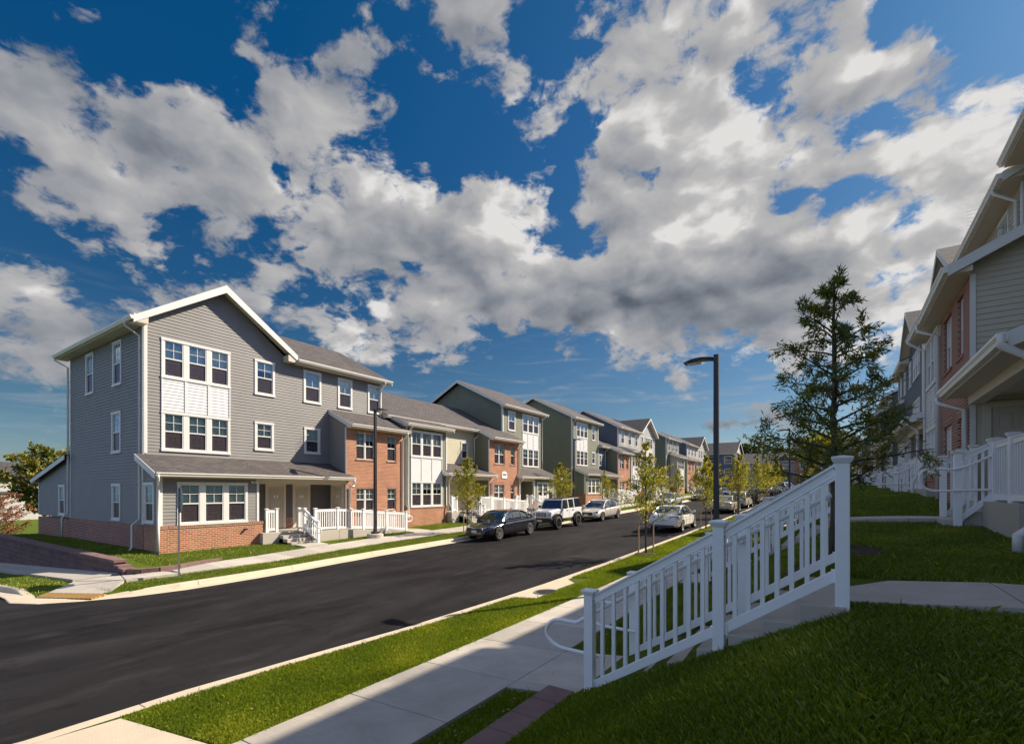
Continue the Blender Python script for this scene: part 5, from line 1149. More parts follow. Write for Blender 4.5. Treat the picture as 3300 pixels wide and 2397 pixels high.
def npmesh(name, V, F, rnds, m):
    """V (n,3), F (k,nv) int; rnds per vertex"""
    me = bpy.data.meshes.new(name); n, k, q = len(V), len(F), F.shape[1]
    me.vertices.add(n); me.vertices.foreach_set('co', V.astype(np.float32).ravel())
    me.loops.add(k*q); me.loops.foreach_set('vertex_index', F.astype(np.int32).ravel())
    me.polygons.add(k); me.polygons.foreach_set('loop_start', np.arange(0, k*q, q, dtype=np.int32)); me.polygons.foreach_set('loop_total', np.full(k, q, np.int32))
    me.update(); me.validate()
    a = me.attributes.new('rnd', 'FLOAT', 'POINT'); a.data.foreach_set('value', rnds.astype(np.float32))
    me.materials.append(m); return me
def leaves(centers, dirs, ln, wd, rg, clump=None):
    """diamond leaves pointing along dirs with random roll"""
    n = len(centers); d = dirs/np.linalg.norm(dirs, axis=1, keepdims=True)
    r_ = rg.normal(size=(n, 3)); s = np.cross(d, r_); s /= np.linalg.norm(s, axis=1, keepdims=True)+1e-9
    L = (ln*rg.uniform(.7, 1.3, (n, 1))); W = wd*rg.uniform(.7, 1.2, (n, 1))
    up = np.cross(s, d)*L*rg.uniform(-.15, .15, (n, 1))
    V = np.stack([centers, centers+d*L*.45+s*W+up, centers+d*L, centers+d*L*.45-s*W+up], 1).reshape(-1, 3)
    F = np.arange(4*n).reshape(n, 4); rv = rg.uniform(0, 1, n) if clump is None else np.clip(clump+rg.normal(0, .18, n), 0, 1)
    return V, F, np.repeat(rv, 4)
def make_tree(name, label, cat, seed, H, z0, trunk_r, limbs, shape, leafn, leaf, lw, lm, droop=0, up=.8, group=None, twig=.35, bark='bark', stakes=False, lean=0.0, spread=.5):
    """limbs: number; shape(u): limb length at height fraction u"""
    rg = np.random.default_rng(seed); t = thing(name, label, cat, group=group)
    tb = MB(); pts = []; p = Vector((0, 0, 0)); n = 12
    for i in range(n+1):
        u_ = i/n; pts.append(Vector((lean*u_*H+rg.normal(0, .008*H*.3)*(u_ > .1), rg.normal(0, .008*H*.3)*(u_ > .1), H*u_)))
    tb.tube(pts, [trunk_r*(1-.85*(i/n)**1.1)+.003 for i in range(n+1)], 8)
    C_, D_, K_ = [], [], []
    mL = sum(shape(i/20) for i in range(20))/20
    def at(z): f = z/H*n; i = min(int(f), n-1); return pts[i].lerp(pts[i+1], f-i)
    for k in range(limbs):
        u_ = (k+rg.uniform(0, 1))/limbs; z = z0+(H*.97-z0)*u_; a = k*2.399+rg.uniform(-.4, .4); Ln = shape(u_)*rg.uniform(.7, 1.2)
        b0 = at(z); el = up*(1+.3*u_)+rg.normal(0, .1); dr = Vector((math.cos(a)*math.cos(el), math.sin(a)*math.cos(el), math.sin(el)))
        q = [b0]; m_ = 6; dd = dr.copy()
        for i in range(m_): dd = (dd+Vector((rg.normal(0, .08), rg.normal(0, .08), rg.normal(0, .06)-droop*.1))).normalized(); q.append(q[-1]+dd*Ln/m_)
        rr = max(.003, trunk_r*(.42*(1-u_*.6))); tb.tube(q, [rr*(1-.85*i/m_)+.0015 for i in range(m_+1)], 5, cap=False)
        kl = rg.uniform(.15, .85); nt = max(3, int(Ln*7*(1 if H < 8 else .35)))
        for j in range(nt):
            f = .18+.82*(j+rg.uniform(0, 1))/nt; i = min(int(f*m_), m_-1); b1 = q[i].lerp(q[i+1], f*m_-i)
            sd_ = Vector((rg.normal(0, 1), rg.normal(0, 1), rg.normal(.25-droop*.4, .5))).normalized(); td = (dd*.7+sd_*.9).normalized(); tl = Ln*twig*(1.15-f*.6)*rg.uniform(.6, 1.2)
            e = b1+td*tl; tb.tube([b1, b1.lerp(e, .5)+Vector((0, 0, .02*tl)), e], [rr*.25+.001, rr*.18+.001, .001], 3, cap=False)
            w_ = max(1, int(leafn/(limbs*nt)*(.25+.75*Ln/mL)*rg.uniform(.5, 1.5)))
            for _ in range(w_):
                g = rg.uniform(.1, 1.08); c = b1.lerp(e, g); o = rg.normal(0, tl*.07+.012*H/4, 3)
                C_.append((c.x+o[0], c.y+o[1], c.z+o[2])); lv = np.array(td)*spread+rg.normal(0, .6, 3); lv[2] -= droop*.5; D_.append(lv); K_.append(kl)
    V, F, rv = leaves(np.array(C_), np.array(D_), leaf, lw, rg, np.array(K_))
    tb.obj('trunk', M[bark], t); me = npmesh('crown', V, F, rv, M[lm]); o = bpy.data.objects.new('crown', me); C.objects.link(o); o.parent = t
    if stakes:
        for s_ in (-.3, .3):
            mb = MB(); mb.box(s_-.022, s_+.022, -.02, .02, -.2, 1.25+.06*s_); mb.obj('stake', M['wood'], t)
        mb = MB(); mb.tube([(-.3, 0, 1.12), (-.03, .03, 1.15), (.03, .03, 1.15), (.3, 0, 1.12)], .008, 5); mb.obj('tie', M['black'], t)
    return t
yshape = lambda u: 1.15*(.30+.95*math.sin(min(1, (1-u)*1.05)*math.pi*.62))*(1-.45*u)*1.0
YT = [make_tree('young_street_tree', 'x', 'tree', 11+k, 4.25, .95, .038, 36, yshape, (5600, 8500, 8500)[k], .066, .024, 'leaf_young', up=.82, stakes=True, twig=.46, group='young street trees staked in the verges') for k in range(3)]
spots = [(-6.1, 18.2, 1.0, 0, 'young staked tree in mulch on the right verge, nearest the camera'),
 (-6.2, 28.8, .98, 1, 'second young staked tree on the right verge, left of the tall lamp post'),
 (-6.2, 39.5, 1.1, 2, 'young yellow-green tree just right of the tall lamp post'),
 (-6.2, 49.6, 1.1, 0, 'fourth young tree along the right verge'), (-6.2, 57, 1.1, 1, 'fifth young tree along the right verge'),
 (-6.2, 66, 1.15, 2, 'sixth young tree along the right verge, the farthest of its line'),
 (-16.75, 20.5, .98, 2, 'young tree on the left verge in front of the cream recess'),
 (-16.8, 31.2, .97, 1, 'young tree on the left verge behind the white off-roader'),
 (-16.8, 39.3, .85, 0, 'small young tree on the left verge in front of the middle row porch'),
 (-16.8, 55.7, .95, 1, 'young tree on the left verge beyond the grey sedan'), (-16.8, 62.5, .95, 2, 'slim young tree beside the far left lamp post'),
 (-16.8, 72, .95, 0, 'young tree on the left verge by the white sports car'), (-16.8, 105, .9, 1, 'small golden tree at the far left end of the street'),
 (-4.5, 97, .9, 2, 'small dark young tree before the grey recess house'), (-1.2, 99, .9, 0, 'small dark young tree before the brick-fronted house')]
used = [0, 0, 0]
for x, y, sc, k, lab in spots:
    t = copy_tree(YT[k]) if used[k] else YT[k]; used[k] = 1
    t.location = (x, y, gz(x, y)); t.rotation_euler = (0, 0, rnd.uniform(0, 6) if y > 30 else rnd.uniform(-.3, .3)); t.scale = (sc, sc, sc); t['label'] = lab
    if y < 60 and x > -10:
        mb = MB(); q = [(.45+rnd.uniform(-.05, .05)) for _ in range(18)]
        mb.add([(0, 0, .05)]+[(q[i]*math.cos(i*math.pi/9), q[i]*math.sin(i*math.pi/9), .012) for i in range(18)], [(0, 1+i, 1+(i+1) % 18) for i in range(18)], 0, True)
        o = mb.obj('mulch_ring', M['mulch'], loc=(x, y, gz(x, y))); tag(o, kind='stuff')
oshape = lambda u: (1.02*(1-u)**.62+.10)*(1 if u > .1 else .8)
ok = make_tree('willow_oak', 'conical dark green willow oak with narrow leaves on the right lawn', 'tree', 5, 4.1, .95, .058, 46, oshape, 12500, .090, .0100, 'leaf_oak', droop=.30, up=.42, twig=.50, spread=.7)
ok.location = (-.05, 8.5, gz(-.05, 8.5)); ok.rotation_euler = (0, 0, .6)
mb = MB(); q = [(.62+rnd.uniform(-.08, .08)) for _ in range(24)]
mb.add([(0, 0, .06)]+[(q[i]*math.cos(i*math.pi/12), q[i]*math.sin(i*math.pi/12), .0+gz(-.05+q[i]*math.cos(i*math.pi/12), 8.5+q[i]*math.sin(i*math.pi/12))-gz(-.05, 8.5)+.015) for i in range(24)], [(0, 1+i, 1+(i+1) % 24) for i in range(24)], 0, True)
tag(mb.obj('mulch_ring', M['mulch'], loc=(-.05, 8.5, gz(-.05, 8.5))), kind='stuff')
rshape = lambda u: 2.7*math.sin(math.pi*min(1, .22+.78*u))**.7
t = make_tree('oak_tree', 'large spreading oak with yellowing leaves at the left edge behind the lean-to', 'tree', 21, 7.6, 2.2, .2, 46, lambda u: 3.6*math.sin(math.pi*min(1, .18+.75*u))**.6, 16000, .24, .10, 'leaf_big', up=.35, twig=.3); t.location = (-53, 12.2, -4.6)
t = make_tree('maple_tree', 'small red-leaved maple at the left edge of the photo', 'tree', 23, 3.5, .7, .07, 34, lambda u: 1.9*math.sin(math.pi*min(1, .2+.75*u))**.6, 7000, .085, .03, 'leaf_red', up=.4, twig=.35); t.location = (-41.5, 6.6, -3.95)
t = make_tree('golden_tree', 'rounded yellow-green tree behind the trunk of the willow oak', 'tree', 25, 5.2, .7, .09, 60, lambda u: 2.5*math.sin(math.pi*min(1, .2+.72*u))**.6, 15000, .13, .045, 'leaf_gold', up=.45, twig=.32); t.location = (-.9, 50, gz(-.9, 50)-.1)
BT = [make_tree('broadleaf_tree', 'x', 'tree', 31+k, 11, 2.5, .22, 50, lambda u: 4.2*math.sin(math.pi*min(1, .2+.75*u))**.6, 7500, .42, .17, 'leaf_far', up=.5, twig=.3, group='dark trees behind the houses') for k in range(2)]
bl = [(-168, 42, -6, 1.05, 'dark tree on the skyline at the very left edge'), (-160, 51, -6, 1.15, 'dark tree on the skyline left of the white gabled house'), (-150, 56, -6, 1.1, 'dark tree on the skyline above the white gabled house'),
      (-140, 60, -6, 1.05, 'dark tree on the skyline nearest the lean-to roof'), (-160, 62, -6, 1.3, 'taller dark tree behind the skyline row at left'),
      (-19.5, 140, -1.0, 1.12, 'dark tree behind the low brown-roofed row, left one'), (-13.0, 142, -1.4, 1.08, 'green tree behind the low brown-roofed row, right one'), (-9.5, 142, -1.8, 1.05, 'treetop behind the grey recess house'),
      (12, 120, .5, 1.0, 'dark tree behind the cream wing')]
for i, (x, y, z, sc, lab) in enumerate(bl):
    t = BT[i] if i < 2 else copy_tree(BT[i % 2]); t.location = (x, y, z); t.scale = (sc,)*3; t.rotation_euler = (0, 0, i*1.3); t['label'] = lab
# ---------------------------------------------------------------- grass
M['grass'] = leafmat('grass_blade', (.070, .125, .007), (.165, .225, .010), (.40, .38, .05), .42, .45)
def turf(name, regions, seed):
    rg = np.random.default_rng(seed); VV, RR = [], []
    for (x0, x1, y0, y1, dens, h, wd, ok_) in regions:
        n = int((x1-x0)*(y1-y0)*dens); x = rg.uniform(x0, x1, n); y = rg.uniform(y0, y1, n)
        keep = np.array([ok_(a, b_) for a, b_ in zip(x, y)]) if ok_ else np.ones(n, bool); x, y = x[keep], y[keep]; n = len(x)
        z = np.array([gz(a, b_) for a, b_ in zip(x, y)])
        pt = np.sin(x*3.1+np.sin(y*2.3)*1.4)*np.sin(y*2.7+np.sin(x*1.9))
        hh = h*rg.uniform(.55, 1.25, n)*(1+.18*pt); tall = rg.uniform(0, 1, n) > .996; hh = np.where(tall, hh*1.9, hh)
        a = rg.uniform(0, 2*np.pi, n); ln = rg.uniform(.1, .75, n); w_ = wd*rg.uniform(.6, 1.3, n)
        lx, ly = np.cos(a)*ln*hh, np.sin(a)*ln*hh; b_ = rg.uniform(0, 2*np.pi, n); wx, wy = np.cos(b_)*w_, np.sin(b_)*w_
        V = np.empty((n, 4, 3)); V[:, 0] = np.stack([x-wx, y-wy, z-.01], 1); V[:, 1] = np.stack([x+wx, y+wy, z-.01], 1)
        V[:, 2] = np.stack([x+wx*.7+lx*.4, y+wy*.7+ly*.4, z+hh*.6], 1); V[:, 3] = np.stack([x+lx, y+ly, z+hh*(1-.3*ln)], 1)
        VV.append(V.reshape(-1, 3)); dry = np.clip(np.sin(x*1.7+1.3*np.sin(y*.9))*np.sin(y*1.3+np.sin(x*2.1))-.25, 0, 1)*rg.uniform(0, .55, n); RR.append(np.repeat(np.clip(rg.beta(1.7, 2.6, n)*.85+.12*pt+dry, 0, 1), 4))
    V = np.concatenate(VV); r_ = np.concatenate(RR); n = len(V)//4
    F = np.stack([np.arange(n)*4, np.arange(n)*4+1, np.arange(n)*4+2, np.arange(n)*4+3], 1)
    o = bpy.data.objects.new(name, npmesh(name, V, F, r_, M['grass'])); C.objects.link(o); tag(o, kind='stuff'); return o
def okr(x, y):
    if -3.42 < x < .1 and (4.9 < y < 6.5 or 12.68 < y < 14.2): return False
    if x > -.05 and (5.2 < y < 6.44 or 12.75 < y < 13.95): return False
    if -2.9 < x < -2.5 and y < 5.06: return False
    if (x+.05)**2+(y-8.5)**2 < .4: return False
    return True
def okv(x, y):
    if x < -5.85 and 9.75 < y < 12.7 and x > -6.6: return False
    if y < 2.15+(x+6.6)*.15 or x < kx(RK, y)+.53: return False
    return all((x-a)**2+(y-b_)**2 > .2 for a, b_ in ((-6.1, 18.2), (-6.2, 28.8), (-6.2, 39.5)))
near = lambda x, y: okr(x, y) and (x*x+y*y) > 2.6
turf('lawn_grass', [(-2.5, 1.6, .7, 4.97, 9000, .055, .0022, near), (1.6, 4, 1.5, 5.2, 5500, .055, .0025, near), (-2.0, 3.9, 4.97, 9, 5000, .055, .0028, okr), (-3.4, -2.0, 6.5, 9, 4500, .055, .0028, okr),
                    (-3.4, 3.6, 9, 15, 2600, .06, .004, okr), (-3.4, 2.6, 15, 26, 1100, .065, .007, okr), (-3.4, 2.4, 26, 48, 350, .07, .012, okr), (-3.38, -2.87, 1.5, 4.9, 8000, .05, .0022, None)], 3)
turf('verge_grass', [(-7.0, -4.975, 2.1, 7, 9500, .048, .0022, okv), (-6.62, -4.975, 7, 13, 5200, .05, .003, okv), (-6.62, -5.02, 13, 22, 2600, .055, .0045, okv), (-6.62, -5.02, 22, 45, 900, .06, .009, okv), (-6.62, -5.02, 45, 95, 250, .07, .016, okv)], 4)
def okl(x, y):
    if 8 < y < 16: e = nl(y)
    else: e = -17.42
    e = nl(y) if y < 16 else -17.42
    if y < 6.6: return x > -16.7-(6.6-y)*.18 and (x+16.9)+(y-5.3)*-.7 > -.1 and x < kx(LKm, y)-.55
    return e+.01 < x < kx(LKm, y)-.52
def okh(x, y):
    if y < 6.4 and x > -17.8: return False
    if x > -18.4 and y < 8.3: return (x+17.9) < (y-8.3)*.25 and x < -17.75
    e = fl(y) if y < 16 else -18.95
    if x > e-.01: return False
    if x < -20.9+.0 and y > 7.5: return False
    if y < 7.5 and x < -18.5 and y < 5.95: return False
    if x > -19.95 and 12.1 < y < 20.1 and (y < 13.3 or y > 18.7): return False
    if x > -21 and 13.2 < y < 18.9 and x < -19.7: return False
    return True
turf('left_grass', [(-18, -15.4, 4.6, 9, 2200, .055, .0045, okl), (-18, -15.6, 9, 24, 1500, .055, .0055, okl), (-18, -16, 24, 50, 450, .06, .011, okl), (-18, -16, 50, 96, 180, .07, .018, okl),
                    (-20.95, -17.6, 6.4, 12.1, 1500, .055, .0055, okh), (-36, -20.5, 5.95, 7.55, 700, .06, .008, None), (-20.9, -18.95, 13.2, 24, 900, .055, .007, okh), (-20.9, -18.95, 26, 31, 500, .06, .009, None)], 5)
turf('corner_grass', [(-24, -16.8, 3.3, 4.6, 900, .055, .007, lambda x, y: y < 4.5 and (y-3.46)*1.27 < -(x+17.05)+.05 and y > 3.42-(x > -17.6)*0)], 6)

# bare soil, stones and dry leaf litter along the lawn edges
M['soil'] = mat('bare_soil', (.16, .11, .065), .95, var=.4, vs=20, bump=1, bs=60)
rg = np.random.default_rng(9); VV, RR = [], []
for (n, fx_, y0, y1, w_) in ((900, -5.03, 2.3, 16, .035), (110, -5.8, 2.2, 14, .5), (80, -2.0, 5.2, 9, 1.0), (40, -3.1, 2, 5, .15), (260, -16.72, 6.5, 20, .06), (260, -15.9, 6, 30, .1)):
    x = fx_+rg.normal(0, w_, n); y = rg.uniform(y0, y1, n); z = np.array([gz(a, c) for a, c in zip(x, y)])+.045*(w_ > .1)+.008
    s_ = rg.uniform(.006, .018, n)*(1+.5*(w_ > .1)); a = rg.uniform(0, 6.28, n)
    V = np.empty((n, 4, 3))
    for k in range(4): V[:, k] = np.stack([x+np.cos(a+k*1.57)*s_*(1 if k % 2 else .55), y+np.sin(a+k*1.57)*s_*(1 if k % 2 else .55), z+rg.uniform(0, .012, n)], 1)
    VV.append(V.reshape(-1, 3)); RR.append(np.repeat(rg.uniform(0, 1, n), 4))
V = np.concatenate(VV); n = len(V)//4
M['litter'] = leafmat('dry_litter', (.08, .045, .025), (.20, .13, .06), (.30, .22, .12), .1)
o = bpy.data.objects.new('leaf_litter', npmesh('leaf_litter', V, np.arange(4*n).reshape(n, 4), np.concatenate(RR), M['litter'])); C.objects.link(o); tag(o, kind='stuff')
# ---------------------------------------------------------------- cars
def paint(name, col, metal=.3, rough=.28):
    m = mat(name, col, rough, metal=metal, coat=1.0, var=.04, vs=5); return m
M['tyre'] = mat('tyre_rubber', (.014, .014, .014), .8); M['rim'] = mat('alloy_rim', (.5, .5, .5), .25, metal=.9); M['chrome'] = mat('chrome', (.8, .8, .8), .08, metal=1)
M['cglass'] = mat('car_glass', (.012, .016, .02), .03, spec=1.0, coat=1.0); M['red'] = mat('tail_lens', (.28, .008, .010), .15, coat=1); M['amber'] = mat('amber_lens', (.6, .16, .02), .2, coat=1)
M['lens'] = mat('head_lens', (.45, .47, .5), .08, metal=.4, coat=1); M['plate'] = mat('licence_plate', (.62, .62, .58), .4); M['under'] = mat('car_underside', (.01, .01, .01), .9); M['rimdark'] = mat('dark_rim', (.05, .05, .05), .3, metal=.7)
def wheel(t, x, y, r, w, side, rim='rim', spokes=5):
    mb = MB(); pr = [(r*.66, -w/2), (r*.93, -w/2), (r, -w/2+.03), (r, w/2-.03), (r*.93, w/2), (r*.66, w/2)]
    mb.lathe([(a, h) for a, h in pr], (x, y, r), 'x', 26); wo = mb.obj('wheel', M['tyre'], t)
    mb = MB(); o = side*w/2; s = side
    mb.lathe([(r*.67, o), (r*.60, o-s*.03), (r*.56, o-s*.10)], (x, y, r), 'x', 26); mb.lathe([(.001, o-s*.10), (r*.57, o-s*.10)], (x, y, r), 'x', 26, 1)
    for k in range(spokes):
        for dd in (-.13, .13):
            a = 2*math.pi*k/spokes+dd; p = (x+o-s*.02, y+math.cos(a)*.03, r+math.sin(a)*.03); q = (x+o-s*.015, y+math.cos(a+dd*.3)*r*.62, r+math.sin(a+dd*.3)*r*.62)
            mb.bar(p, q, .035, .03, up=(1, 0, 0))
    mb.lathe([(.001, o-s*.005), (r*.14, o-s*.008), (r*.16, o-s*.04)], (x, y, r), 'x', 12)
    mb.obj('rim', [M[rim], M['rimdark']], wo)
def evalmesh(o):
    bpy.context.view_layer.update(); return bpy.data.meshes.new_from_object(o.evaluated_get(bpy.context.evaluated_depsgraph_get()))
def loft(st, ncap=True):
    """st: list of (y, [(x,z)...]) half sections from bottom centre to top centre, mirrored"""
    mb = MB(); rings = []
    for y, hp in st:
        ring = [(x, y, z) for x, z in hp]+[(-x, y, z) for x, z in hp[-2:0:-1]]; rings.append(ring)
    n = len(rings[0])
    for r_ in rings: mb.v += r_
    for i in range(len(rings)-1):
        for k in range(n): mb.f.append([i*n+k, i*n+(k+1) % n, (i+1)*n+(k+1) % n, (i+1)*n+k]); mb.mi.append(0); mb.sm.append(True)
    mb.f.append(list(range(n))); mb.f.append([(len(rings)-1)*n+k for k in range(n)][::-1]); mb.mi += [0, 0]; mb.sm += [True, True]
    return mb
def lx(a, P_): return float(np.interp(a, [p[0] for p in P_], [p[1] for p in P_]))
def make_car(label, cat, pm, L=4.75, Wd=1.82, H=1.44, kind='sedan', wr=.33, fx=.19, rx=.795, grille='dark', spokes=5, tail='wide', plate_txt=None, group='cars parked along the street'):
    """front of the car at -Y; origin under the middle"""
    t = thing('parked_car', label, cat, group=group); hw = Wd/2; Y0 = -L/2
    if kind == 'sedan':
        top = [(0, .60), (.02, .68), (.08, .76), (.20, .86), (.27, .93), (.32, .95), (.80, 1.0), (.86, 1.03), (.965, 1.03), (.99, .97), (1, .86)]
        roof = [(.255, .92), (.30, 1.10), (.37, 1.32), (.43, 1.42), (.52, H), (.62, H-.01), (.70, H-.07), (.78, 1.23), (.87, 1.03)]
        rb, rf = .87, .255; ra, rz_ = .42, .68
    elif kind == 'hatch':
        top = [(0, .62), (.02, .74), (.08, .84), (.20, .96), (.28, 1.02), (.34, 1.03), (.9, 1.06), (.97, 1.04), (1, .95)]
        roof = [(.23, .98), (.29, 1.22), (.35, 1.42), (.42, H-.03), (.55, H), (.75, H-.02), (.88, H-.10), (.93, 1.35), (.985, 1.05)]
        rb, rf = .985, .23; ra, rz_ = .40, .89
    wid = [(0, .62), (.02, .76), (.06, .88), (.15, .97), (.30, 1.0), (.75, 1.0), (.92, .96), (.98, .86), (1, .76)]
    low = [(0, .30), (.03, .22), (.12, .20), (.88, .22), (.97, .28), (1, .36)]
    st = []
    for f in (0, .008, .03, .07, .12, .2, .26, .32, .45, .6, .75, .82, .88, .93, .965, .99, 1):
        w_ = lx(f, wid)*hw; zt = lx(f, top); zl = lx(f, low); sh = min(zt-.02, lx(f, [(0, .55), (.1, .70), (.3, .86), (.8, .92), (.95, .90), (1, .78)]))
        st.append((Y0+f*L, [(0, zl), (w_*.80, zl), (w_*.955, zl+.07), (w_*.995, zl+(sh-zl)*.45), (w_, sh-.17), (w_*.965, sh-.05), (w_*.90, sh+(zt-sh)*.45), (w_*.62, zt-.005), (0, zt+.015)]))
    bo = loft(st).obj('body', M['under'], None); sub = bo.modifiers.new('s', 'SUBSURF'); sub.levels = 2; sub.render_levels = 2
    cm = MB()
    for f in (fx, rx): cm.lathe([(0.001, -2), (wr+.055, -2), (wr+.055, 2), (.001, 2)], (0, Y0+f*L, wr), 'x', 30, smooth=False)
    # keep the cutter only in the outer part of the body
    cutters = []
    for f in (fx, rx):
        for s in (-1, 1):
            c2 = MB(); c2.lathe([(0.0, 0), (wr+.055, 0), (wr+.055, 1), (0.0, 1)], (s*(hw-.30) if s > 0 else -(hw-.30)-1, Y0+f*L, wr), 'x', 30, smooth=False); co = c2.obj('cut', M['under']); bm_ = bmesh.new(); bm_.from_mesh(co.data); bmesh.ops.remove_doubles(bm_, verts=bm_.verts, dist=1e-4); bmesh.ops.recalc_face_normals(bm_, faces=bm_.faces); bm_.to_mesh(co.data); bm_.free(); cutters.append(co)
            m_ = bo.modifiers.new('b', 'BOOLEAN'); m_.operation = 'DIFFERENCE'; m_.object = co; m_.solver = 'EXACT'
    bmm = bmesh.new(); bmm.from_mesh(bo.data); bmesh.ops.recalc_face_normals(bmm, faces=bmm.faces); bmm.to_mesh(bo.data); bmm.free()
    me = evalmesh(bo); bpy.data.objects.remove(bo)
    for c2 in cutters: bpy.data.objects.remove(c2)
    me.materials.clear(); me.materials.append(pm); me.materials.append(M['under'])
    for p in me.polygons:
        c = p.center; p.material_index = 0; p.use_smooth = True
        for f in (fx, rx):
            dy, dz_ = c.y-(Y0+f*L), c.z-wr
            if abs(math.hypot(dy, dz_)-(wr+.055)) < .02 and abs(p.normal.x) < .5 and abs(c.x) > hw-.31: p.material_index = 1; p.use_smooth = False
            if math.hypot(dy, dz_) < wr+.05 and abs(c.x) < hw-.25 and abs(p.normal.x) > .8: p.material_index = 1
        if c.z < .27 and p.normal.z < -.4: p.material_index = 1
    body = bpy.data.objects.new('body', me); C.objects.link(body); body.parent = t
    # greenhouse
    st = []; fs = np.linspace(rf, rb, 15)
    for f in fs:
        zr = lx(f, roof); zb = lx(f, top)-.03; k = max(0, (zr-zb)/(H-.95)); wb = lx(f, wid)*hw*.915; wt = hw*.70*(.85+.15*min(1, k)); wm = wb+(wt-wb)*min(1, k)
        st.append((Y0+f*L, [(0, zb-.05), (wb*.98, zb-.04), (wb, zb+.01), (wb+(wm-wb)*.5, zb+(zr-zb)*.5), (wm, zr-.05*min(1, k)), (wm*.88, zr-.008), (wm*.45, zr+.004), (0, zr+.008)]))
    gh = loft(st).obj('g', M['cglass'], None); s2 = gh.modifiers.new('s', 'SUBSURF'); s2.levels = 1; s2.render_levels = 1
    me = evalmesh(gh); bpy.data.objects.remove(gh); me.materials.clear(); me.materials.append(M['cglass'])
    for p in me.polygons: p.use_smooth = True
    g = bpy.data.objects.new('windows', me); C.objects.link(g); g.parent = t
    # roof skin, pillars
    def sec(f, off=.006):
        zr = lx(f, roof); zb = lx(f, top)-.03; k = max(0, (zr-zb)/(H-.95)); wb = lx(f, wid)*hw*.915; wt = hw*.70*(.85+.15*min(1, k)); wm = wb+(wt-wb)*min(1, k)
        return [(wb+off, zb+.005), (wb+(wm-wb)*.5+off, zb+(zr-zb)*.5), (wm+off, zr-.05*min(1, k)+off), (wm*.88, zr-.003+off), (wm*.45, zr+.006+off), (0, zr+.011+off)]
    R_ = MB(); ff = np.linspace(ra, rz_, 9)
    for a, c in zip(ff, ff[1:]):
        A, B_ = sec(a), sec(c)
        for s in (1, -1):
            for k in range(2, 5): R_.add([(s*A[k][0], Y0+a*L, A[k][1]), (s*A[k+1][0], Y0+a*L, A[k+1][1]), (s*B_[k+1][0], Y0+c*L, B_[k+1][1]), (s*B_[k][0], Y0+c*L, B_[k][1])], [(0, 1, 2, 3)], 0, True)
    R_.obj('roof', pm, t)
    for s in (1, -1):
        Pm = MB()
        def path(fa, fb, k0, wdt):
            q = []
            for f in np.linspace(fa, fb, 6): S_ = sec(f, .004); q.append((s*S_[k0][0], Y0+f*L, S_[k0][1]))
            Pm.tube(q, wdt, 6, 0, cap=False)
        path(rf+.005, ra+.01, 2, .024); path(rz_-.01, rb-.005, 2, .045 if kind == 'sedan' else .06); path(ra, rz_, 2, .016)
        for f, wdt in ((.475, .025), (.63 if kind == 'sedan' else .68, .028), (.76 if kind == 'sedan' else .86, .05)):
            S_ = sec(f, -.002)
            Pm.tube([(s*S_[0][0], Y0+f*L, S_[0][1]), (s*S_[1][0], Y0+(f+.005)*L, S_[1][1]), (s*S_[2][0], Y0+(f+.012)*L, S_[2][1])], wdt, 6, 0 if f > .7 else 1, cap=False)
        Pm.obj('pillars', [pm, M['black']], t)
    Bt = MB()
    for s in (1, -1): Bt.tube([(s*(sec(f)[0][0]+.002), Y0+f*L, sec(f)[0][1]+.008) for f in np.linspace(rf+.04, rb-.06, 8)], .010, 5, cap=False)
    Bt.obj('window_trim', M['chrome'], t)
    # lights, grille, bumper details
    xf = lambda f: lx(f, wid)*hw
    for s in (1, -1):
        mb = MB(); A = [(s*xf(.035)*.62, Y0+.035*L-.075, .60), (s*xf(.05)*.99, Y0+.055*L-.02, .66), (s*xf(.10)*.995, Y0+.10*L, .71), (s*xf(.10)*.985, Y0+.10*L, .76), (s*xf(.05)*.92, Y0+.05*L-.04, .745), (s*xf(.035)*.60, Y0+.035*L-.06, .685)]
        mb.prism(A, [(a*.9, b_+.12, c) for a, b_, c in A]); mb.obj('headlight', M['lens'], t, bevel=.008)
        mb = MB()
        if kind == 'sedan': A = [(s*xf(1)*.55, Y0+L+.015, .80), (s*xf(.985)*.97, Y0+.985*L+.022, .78), (s*xf(.94)*1.004, Y0+.94*L, .84), (s*xf(.94)*.985, Y0+.94*L, .90), (s*xf(.985)*.93, Y0+.985*L+.012, .93), (s*xf(1)*.58, Y0+L+.005, .88)]
        else: A = [(s*xf(1)*.88, Y0+L+.012, .78), (s*xf(.98)*1.0, Y0+.975*L+.01, .80), (s*xf(.96)*1.0, Y0+.96*L, 1.0), (s*xf(.97)*.93, Y0+.965*L, 1.22), (s*xf(.98)*.86, Y0+.975*L+.01, 1.22), (s*xf(1)*.86, Y0+.99*L+.012, .98)]
        mb.prism(A, [(a*.92, b_-.10, c) for a, b_, c in A]); mb.obj('tail_light', M['red'], t, bevel=.008)
        mb = MB(); mb.prism([(s*(hw*.93), Y0+.335*L, .98), (s*(hw+.06), Y0+.325*L, .98), (s*(hw+.17), Y0+.33*L, 1.0), (s*(hw+.17), Y0+.335*L, 1.12), (s*(hw+.05), Y0+.335*L, 1.10)], [(s*(hw*.93), Y0+.36*L, .99), (s*(hw+.06), Y0+.36*L, .99), (s*(hw+.15), Y0+.355*L, 1.0), (s*(hw+.15), Y0+.355*L, 1.11), (s*(hw+.05), Y0+.36*L, 1.09)])
        mb.obj('mirror', pm if kind != 'hatch' else M['black'], t, bevel=.015)
        mb = MB()
        for f in (.44, .615): mb.box(s*(hw*.985)-.012, s*(hw*.985)+.018, Y0+f*L+.1, Y0+f*L+.26, .80, .825)
        mb.obj('door_handles', M['chrome'], t)
        mb = MB()
